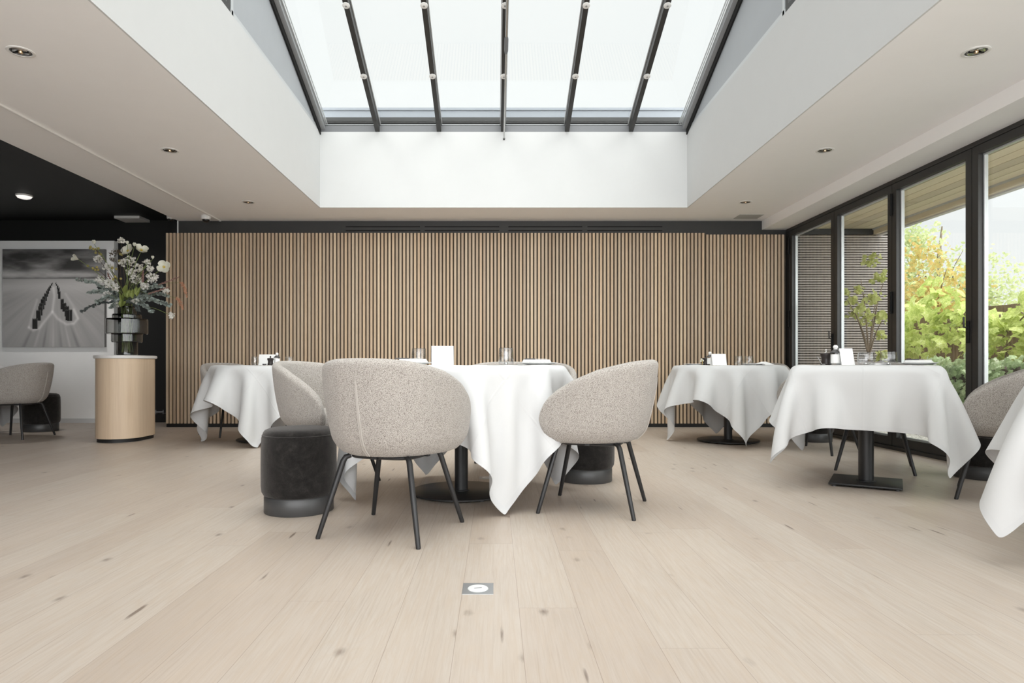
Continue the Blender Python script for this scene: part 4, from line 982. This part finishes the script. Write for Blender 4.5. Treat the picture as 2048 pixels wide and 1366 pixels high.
# far right round table
mill(T3, (1411-990)/1300*6.35-2.33, -.15, 'dark pepper pot half hidden by the card on the far-right round table', .95)
bottle(T3, (1420-990)/1300*6.3-2.33, -.2, 'pump bottle tucked behind the card on the far-right round table', 1.0)
card(T3, (1437-990)/1300*6.2-2.33, -.3, 0, .135, .108, 'white menu card on the far-right round table')
tumbler(T3, (1478-990)/1300*6.3-2.33, -.2, 'water tumbler on the far-right round table, left one of two', .040, .088)
tumbler(T3, (1498-990)/1300*6.25-2.33, -.25, 'water tumbler on the far-right round table, right one of two', .042, .088)
plate(T3, -.38, -.12, 'white side plate at the left rim of the far-right round table', .10)
plate(T3, .13, -.30, 'white side plate on the far-right round table beside the tumblers', .10)
t = thing('folded_napkin', 'napkin folded to a low peak on the far-right round table', 'napkin', (T3[0]+.30, T3[1]-.12, ZT), -.1, 'folded white napkins')
MB().add([(-.10,-.07,0),(.10,-.07,0),(.10,.07,0),(-.10,.07,0),(-.02,-.01,.034),(.03,.01,.036)], [(3,2,1,0),(0,1,5,4),(1,2,5),(2,3,4,5),(3,0,4)]).build('folded_cloth', M['napkin'], t, True, 30)
cutlery(T3, .22, -.36, .05, 'knife', 'dark-handled knife on the far-right round table', 0, 'darkgrey', .17)
t = thing('flower_sprig', 'tiny cream flower sprig beside the pepper pot on the far-right round table', 'flower', (T3[0]+(1404.5-990)/1300*6.3-2.33, T3[1]-.2, ZT))
MB().tube([(0,0,0),(.004,0,.03),(-.004,0,.055)], .0016, 5).build('stem', M['stamen'], t); m = MB()
for q in ((-.006,0,.056),(.008,0,.045),(-.012,.004,.040)): m.ball(q, .009, 8, 6)
m.build('petals', M['petal'], t)
# square table by the doors
def q4(X, d): Y_ = T4[1]+d; return ((X-990)/1300*Y_-T4[0], d)
mill(T4, *q4(1652, .16), 'dark pot with steel knob on the square table', 1.05)
t = thing('coffee_spoon', 'small steel spoon leaning out beside the dark pot on the square table', 'spoon', (T4[0]+q4(1645,.14)[0], T4[1]+.14, ZT))
MB().tube([(0,0,.002),(-.008,0,.012),(-.032,0,.055)], [.003,.0024,.002], 6).build('handle', M['steel'], t); MB().ball((.012,0,.0045), .011, 10, 6, .35).build('bowl', M['steel'], t)
bottle(T4, *q4(1671, .08), 'pump bottle between pot and card on the square table', 1.0)
card(T4, *q4(1691, .05), .0, .085, .108, 'white menu card on the square table')
tumbler(T4, *q4(1732, -.05), 'water tumbler on the square table next to the card', .050, .080)
tumbler(T4, *q4(1777, -.02), 'water tumbler on the square table nearer the doors', .049, .084)
napkin(T4, *q4(1760, .02), .0, .10, .07, .012, 0, 'folded napkin between the two tumblers on the square table')
plate(T4, *q4(1836, -.18), 'white side plate on the square table near the right-hand armchair', .105)
napkin(T4, *q4(1836, -.18), -.5, .15, .10, .014, .0165, 'folded napkin on the plate near the right-hand armchair')
cutlery(T4, *q4(1838, -.2), -.5, 'knife', 'dark-handled knife on the napkin near the right-hand armchair', .031, 'darkgrey', .13)
cutlery(T4, .253, -.274, RZ4+PI/2, 'fork', 'fork at the door end of the square table', 0, 'steel', .17)
# ------------------------------------------------------------------ outside
GZ = -.05
S('ground', MB().box(XR+.09, 40, -12, 45, GZ-.3, GZ-.01), M['ground'], 'dark garden soil outside the glazed doors', 'ground')
S('trim_6', MB().box(XR+.09, 14, -12, 2.6, GZ-.2, GZ+.004), M['bounce_slab'], 'unseen pale terrace outside the doors nearer the viewer', 'bounce_slab')  # unseen slab, added to bounce sunlight up onto the ceiling
m = MB(); rg = random.Random(5)
for k in range(2600):
    x = rg.uniform(3.72, 4.98); y_ = rg.uniform(4.2, 8.0); r = rg.uniform(.008, .02); a = rg.uniform(0, PI)
    c, s_ = math.cos(a)*r, math.sin(a)*r; z = GZ+rg.uniform(0, .012)
    m.add([(x+c,y_+s_,z),(x-s_*.8,y_+c*.8,z),(x-c,y_-s_,z),(x+s_*.8,y_-c*.8,z),(x,y_,z+r*.8)], [(0,1,4),(1,2,4),(2,3,4),(3,0,4)])
tag(m.build('gravel', M['gravel'], None, False), 'pale gravel strip on the ground just outside the glazed doors', 'gravel', kind='stuff')
S('trim_4', MB().box(XR+.09, 5.0, -4, 8.1, GZ-.2, GZ-.002), M['gravel'], 'gravel bed along the outside of the doors', 'ground')
S('trim_5', MB().box(5.0, 5.10, -4, 9, GZ-.1, .02), M['kerb'], 'pale kerb edging between gravel and ivy', 'kerb')
can = thing('roof_overhang', 'wood-boarded roof overhang outside above the glazed doors', 'roof', (XR+.09, 2.0, 2.45))
m = MB(); x = 0
while x < .98: m.box(x, min(x+.131, 1.0), -6, 6.1, 0, .02); x += .14
m.build('soffit_boards', M['soffit'], can, False)
MB().box(0, 1.05, -6, 6.1, .021, .18).build('roof_deck', M['fence'], can, False)
MB().box(.985, 1.05, -6, 6.1, -.07, .0205).build('fascia_board', M['soffit'], can, False)
MB().box(1.03, 1.09, -6, 6.1, -.085, .2).build('fascia', M['fascia'], can, False)
MB().box(.97, .9849, -6, 6.1, -.018, .0).build('edge_strip', M['bead'], can, False)
scn = thing('batten_screen', 'weathered horizontal batten wall outside the first door leaves', 'screen', (XR+.09, 8.06, 0))
m = MB(); z = 0
while z < 2.37: m.box(.0, 1.20, -.022, 0, z, z+.0185); z += .0305
m.build('battens', M['batten'], scn, False)
MB().box(0, 1.22, .0005, .05, GZ, 2.38).build('backing', M['void'], scn, False)
MB().box(-.005, 1.25, -.03, .05, 2.38, 2.449).build('top_beam', M['frame'], scn, False)
MB().box(1.2005, 1.26, -.03, .05, GZ, 2.38).build('end_post', M['frame'], scn, False)
fen = thing('garden_fence', 'dark brown board fence behind the vine and ivy', 'fence', (6.75, 9, GZ))
m = MB(); y_ = -6.5
while y_ < 9: m.box(0, .022, y_, y_+.105, 0, 1.62+rg.uniform(-.01,.01)); y_ += .118
m.build('boards', M['fence'], fen, False)
for z in (.4, 1.3): MB().box(.022, .06, -6.5, 9, z, z+.08).build('rail', M['fence'], fen, False)
def big_leaf(m, c, d, n_, L):
    d = d.normalized(); s_ = d.cross(n_)
    if s_.length < 1e-3: s_ = d.cross(Vector((1,0,0)))
    s_.normalize(); n2 = s_.cross(d)
    P2 = [(0,0),(.25,-.08),(.52,.10),(.36,.32),(.55,.62),(.26,.70),(.0,1.0),(-.26,.70),(-.55,.62),(-.36,.32),(-.52,.10),(-.25,-.08)]
    vs = [c+d*L*v+s_*L*u-n2*L*(.30*abs(u)+.22*v*v) for u, v in P2]+[c+d*L*.38]
    m.add(vs, [(i,(i+1)%12,12) for i in range(12)])
def rdir(rr, up=.3): return Vector((rr.gauss(0,1), rr.gauss(0,1), rr.gauss(0,1)+up)).normalized()
def cloud(m, c, R, n, L, rr, big=False, shell=.5, W_=.55, droop=-.2):
    for k in range(n):
        d = Vector((rr.gauss(0,1), rr.gauss(0,1), rr.gauss(0,1))).normalized(); q = shell+(1-shell)*rr.random()
        p = Vector((c[0]+d.x*R[0]*q, c[1]+d.y*R[1]*q, c[2]+d.z*R[2]*q)); l = L*rr.uniform(.6,1.25)
        (big_leaf if big else leaf)(*((m, p, rdir(rr, droop), rdir(rr, .8), l) if big else (m, p, rdir(rr, droop), rdir(rr, .8), l, l*W_)))
def branchy(root, p0, tips, r0, r1, mat, name='branch'):
    for tp in tips:
        a, b = Vector(p0), Vector(tp); mid = a.lerp(b,.5)+Vector((0,0,.12*(b-a).length))
        MB().tube(spline([a, mid, b], 5), [r0+(r1-r0)*k/10 for k in range(11)], 6).build(name, mat, root)
# slender acer by the batten wall
ac = thing('slender_tree', 'slender young tree with few leaves before the batten wall', 'tree', (4.10, 7.15, GZ)); O = Vector((4.10, 7.15, GZ)); rr = random.Random(11)
tp = [px(x, y_, Y)-O for x, y_, Y in ((1716,640,7.1),(1722,560,7.15),(1752,600,7.2),(1768,560,7.25),(1765,640,7.0),(1695,600,7.1))]
fork = px(1738,712,7.15)-O
MB().tube([Vector((0,0,0)), fork*.55+Vector((.01,0,0)), fork], [.017,.015,.013], 8).build('trunk', M['bark'], ac)
branchy(ac, fork, tp, .010, .003, M['bark'])
m = MB()
for x, y_, n, s_ in ((1742,520,26,.14),(1715,578,16,.10),(1762,556,34,.14),(1700,604,24,.14),(1748,596,40,.16),(1765,632,30,.14),(1708,628,20,.12),(1735,640,34,.15),(1758,668,16,.1),(1764,706,26,.12),(1756,730,20,.12),(1722,612,20,.12),(1690,585,8,.08)):
    c_ = px(x, y_, 7.15)-O; cloud(m, c_, (s_*.75, s_*.9, s_*.6), int(n*.9), .055, rr, True, .1)
m.build('foliage', M['acer'], ac, False, recalc=False)
# autumn maple, birch, vine, ivy
mp = thing('maple_shrub', 'maple with orange and yellow-green leaves outside the third door leaf', 'tree', (8.25, 12.15, GZ)); rr = random.Random(12)
MB().tube([(0,0,0),(.05,.05,.8),(0,.1,1.5),(.1,.0,2.3)], [.06,.05,.04,.02], 8).build('trunk', M['bark'], mp)
branchy(mp, (0,.1,1.3), [(-.8,-.5,2.0),(.8,.4,2.2),(-.3,-.7,2.5),(.4,-.5,1.9),(-.9,.3,2.3)], .012, .004, M['twig'])
m = MB(); cloud(m, (-.15,0,2.05), (1.05,1.0,.85), 1300, .075, rr, True, .15); cloud(m, (-.3,-.1,2.9), (.5,.5,.35), 150, .07, rr, True, .2); cloud(m, (.2,-.3,1.2), (.9,.8,.5), 420, .075, rr, True, .2)
m.build('foliage', M['maple'], mp, False, recalc=False)
br = thing('birch_tree', 'tall pale-leaved tree in the background beyond the fence', 'tree', (14.0, 20.5, GZ)); rr = random.Random(13)
MB().tube([(0,0,0),(.1,0,2),(0,.1,3.6),(.1,0,5.2)], [.14,.12,.08,.02], 8).build('trunk', M['bark'], br)
tips = [(rr.uniform(-2.0,2.0), rr.uniform(-1.2,1.2), rr.uniform(2.4,4.6)) for _ in range(14)]
branchy(br, (.0,.05,2.2), tips, .028, .006, M['twig'])
m = MB()
for c_, R, n in (((-1.2,0,3.4),(1.5,1.3,1.9),3000),((1.0,0,3.0),(1.9,1.3,1.7),3000),((0,.3,2.0),(2.9,1.2,1.2),1600),((-.8,0,4.8),(1.0,.9,.75),600),((2.4,0,2.4),(1.2,1,1.2),700)): cloud(m, c_, R, n, .13, rr, False, .15, .6)
m.build('foliage', M['birch'], br, False, recalc=False)
vn = thing('vine', 'vine with big lobed light green leaves hanging along the fence', 'vine', (6.48, 8.9, GZ)); rr = random.Random(14)
for k in range(7): 
    a = rr.uniform(-1.8,1.6); MB().tube(spline([(0.2,a,0),(0,a+rr.uniform(-.3,.3),.8),(-.1,a+rr.uniform(-.3,.3),1.2),(-.15,a+rr.uniform(-.4,.4),1.45)],4), .010, 6).build('stem', M['bark'], vn)
m = MB()
for k in range(560):
    y_ = rr.uniform(-2.3,2.2); zt = 1.62+.25*math.sin(y_*1.7)+.15*math.sin(y_*4.1); p = Vector((rr.uniform(-.36,.14), y_, rr.uniform(.95, zt+.15)))
    big_leaf(m, p, Vector((rr.gauss(-.35,.5), rr.gauss(-.1,.6), rr.gauss(-.5,.45))), Vector((rr.gauss(-.5,.6), rr.gauss(-.4,.6), rr.gauss(.6,.6))), rr.uniform(.09,.21))
m.build('foliage', M['vine'], vn, False, recalc=False)
iv = thing('ivy_hedge', 'low ivy hedge with small green leaves behind the gravel', 'hedge', (5.5, 5.5, GZ)); rr = random.Random(15)
MB().box(-.25, .25, -2.8, 2.25, 0, .80, .1).build('twig_core', M['twig'], iv, False)
m = MB()
for k in range(5200):
    y_ = rr.uniform(-2.9,2.4); u = rr.random()
    if u < .62: p = Vector((-.27+rr.gauss(0,.05)-.05*math.sin(y_*5), y_, rr.uniform(0.02,.86)))
    elif u < .92: p = Vector((rr.uniform(-.3,.32), y_, .84+rr.gauss(0,.05)+.06*math.sin(y_*3)))
    else: p = Vector((rr.uniform(-.3,.32), 2.3+rr.gauss(0,.05), rr.uniform(.02,.86)))
    big_leaf(m, p, Vector((rr.gauss(-.3,.35), rr.gauss(0,.4), rr.gauss(-.7,.3))), Vector((rr.gauss(-.9,.3), rr.gauss(-.1,.35), rr.gauss(.5,.3))), rr.uniform(.045,.085))
m.build('foliage', M['ivy'], iv, False, recalc=False)
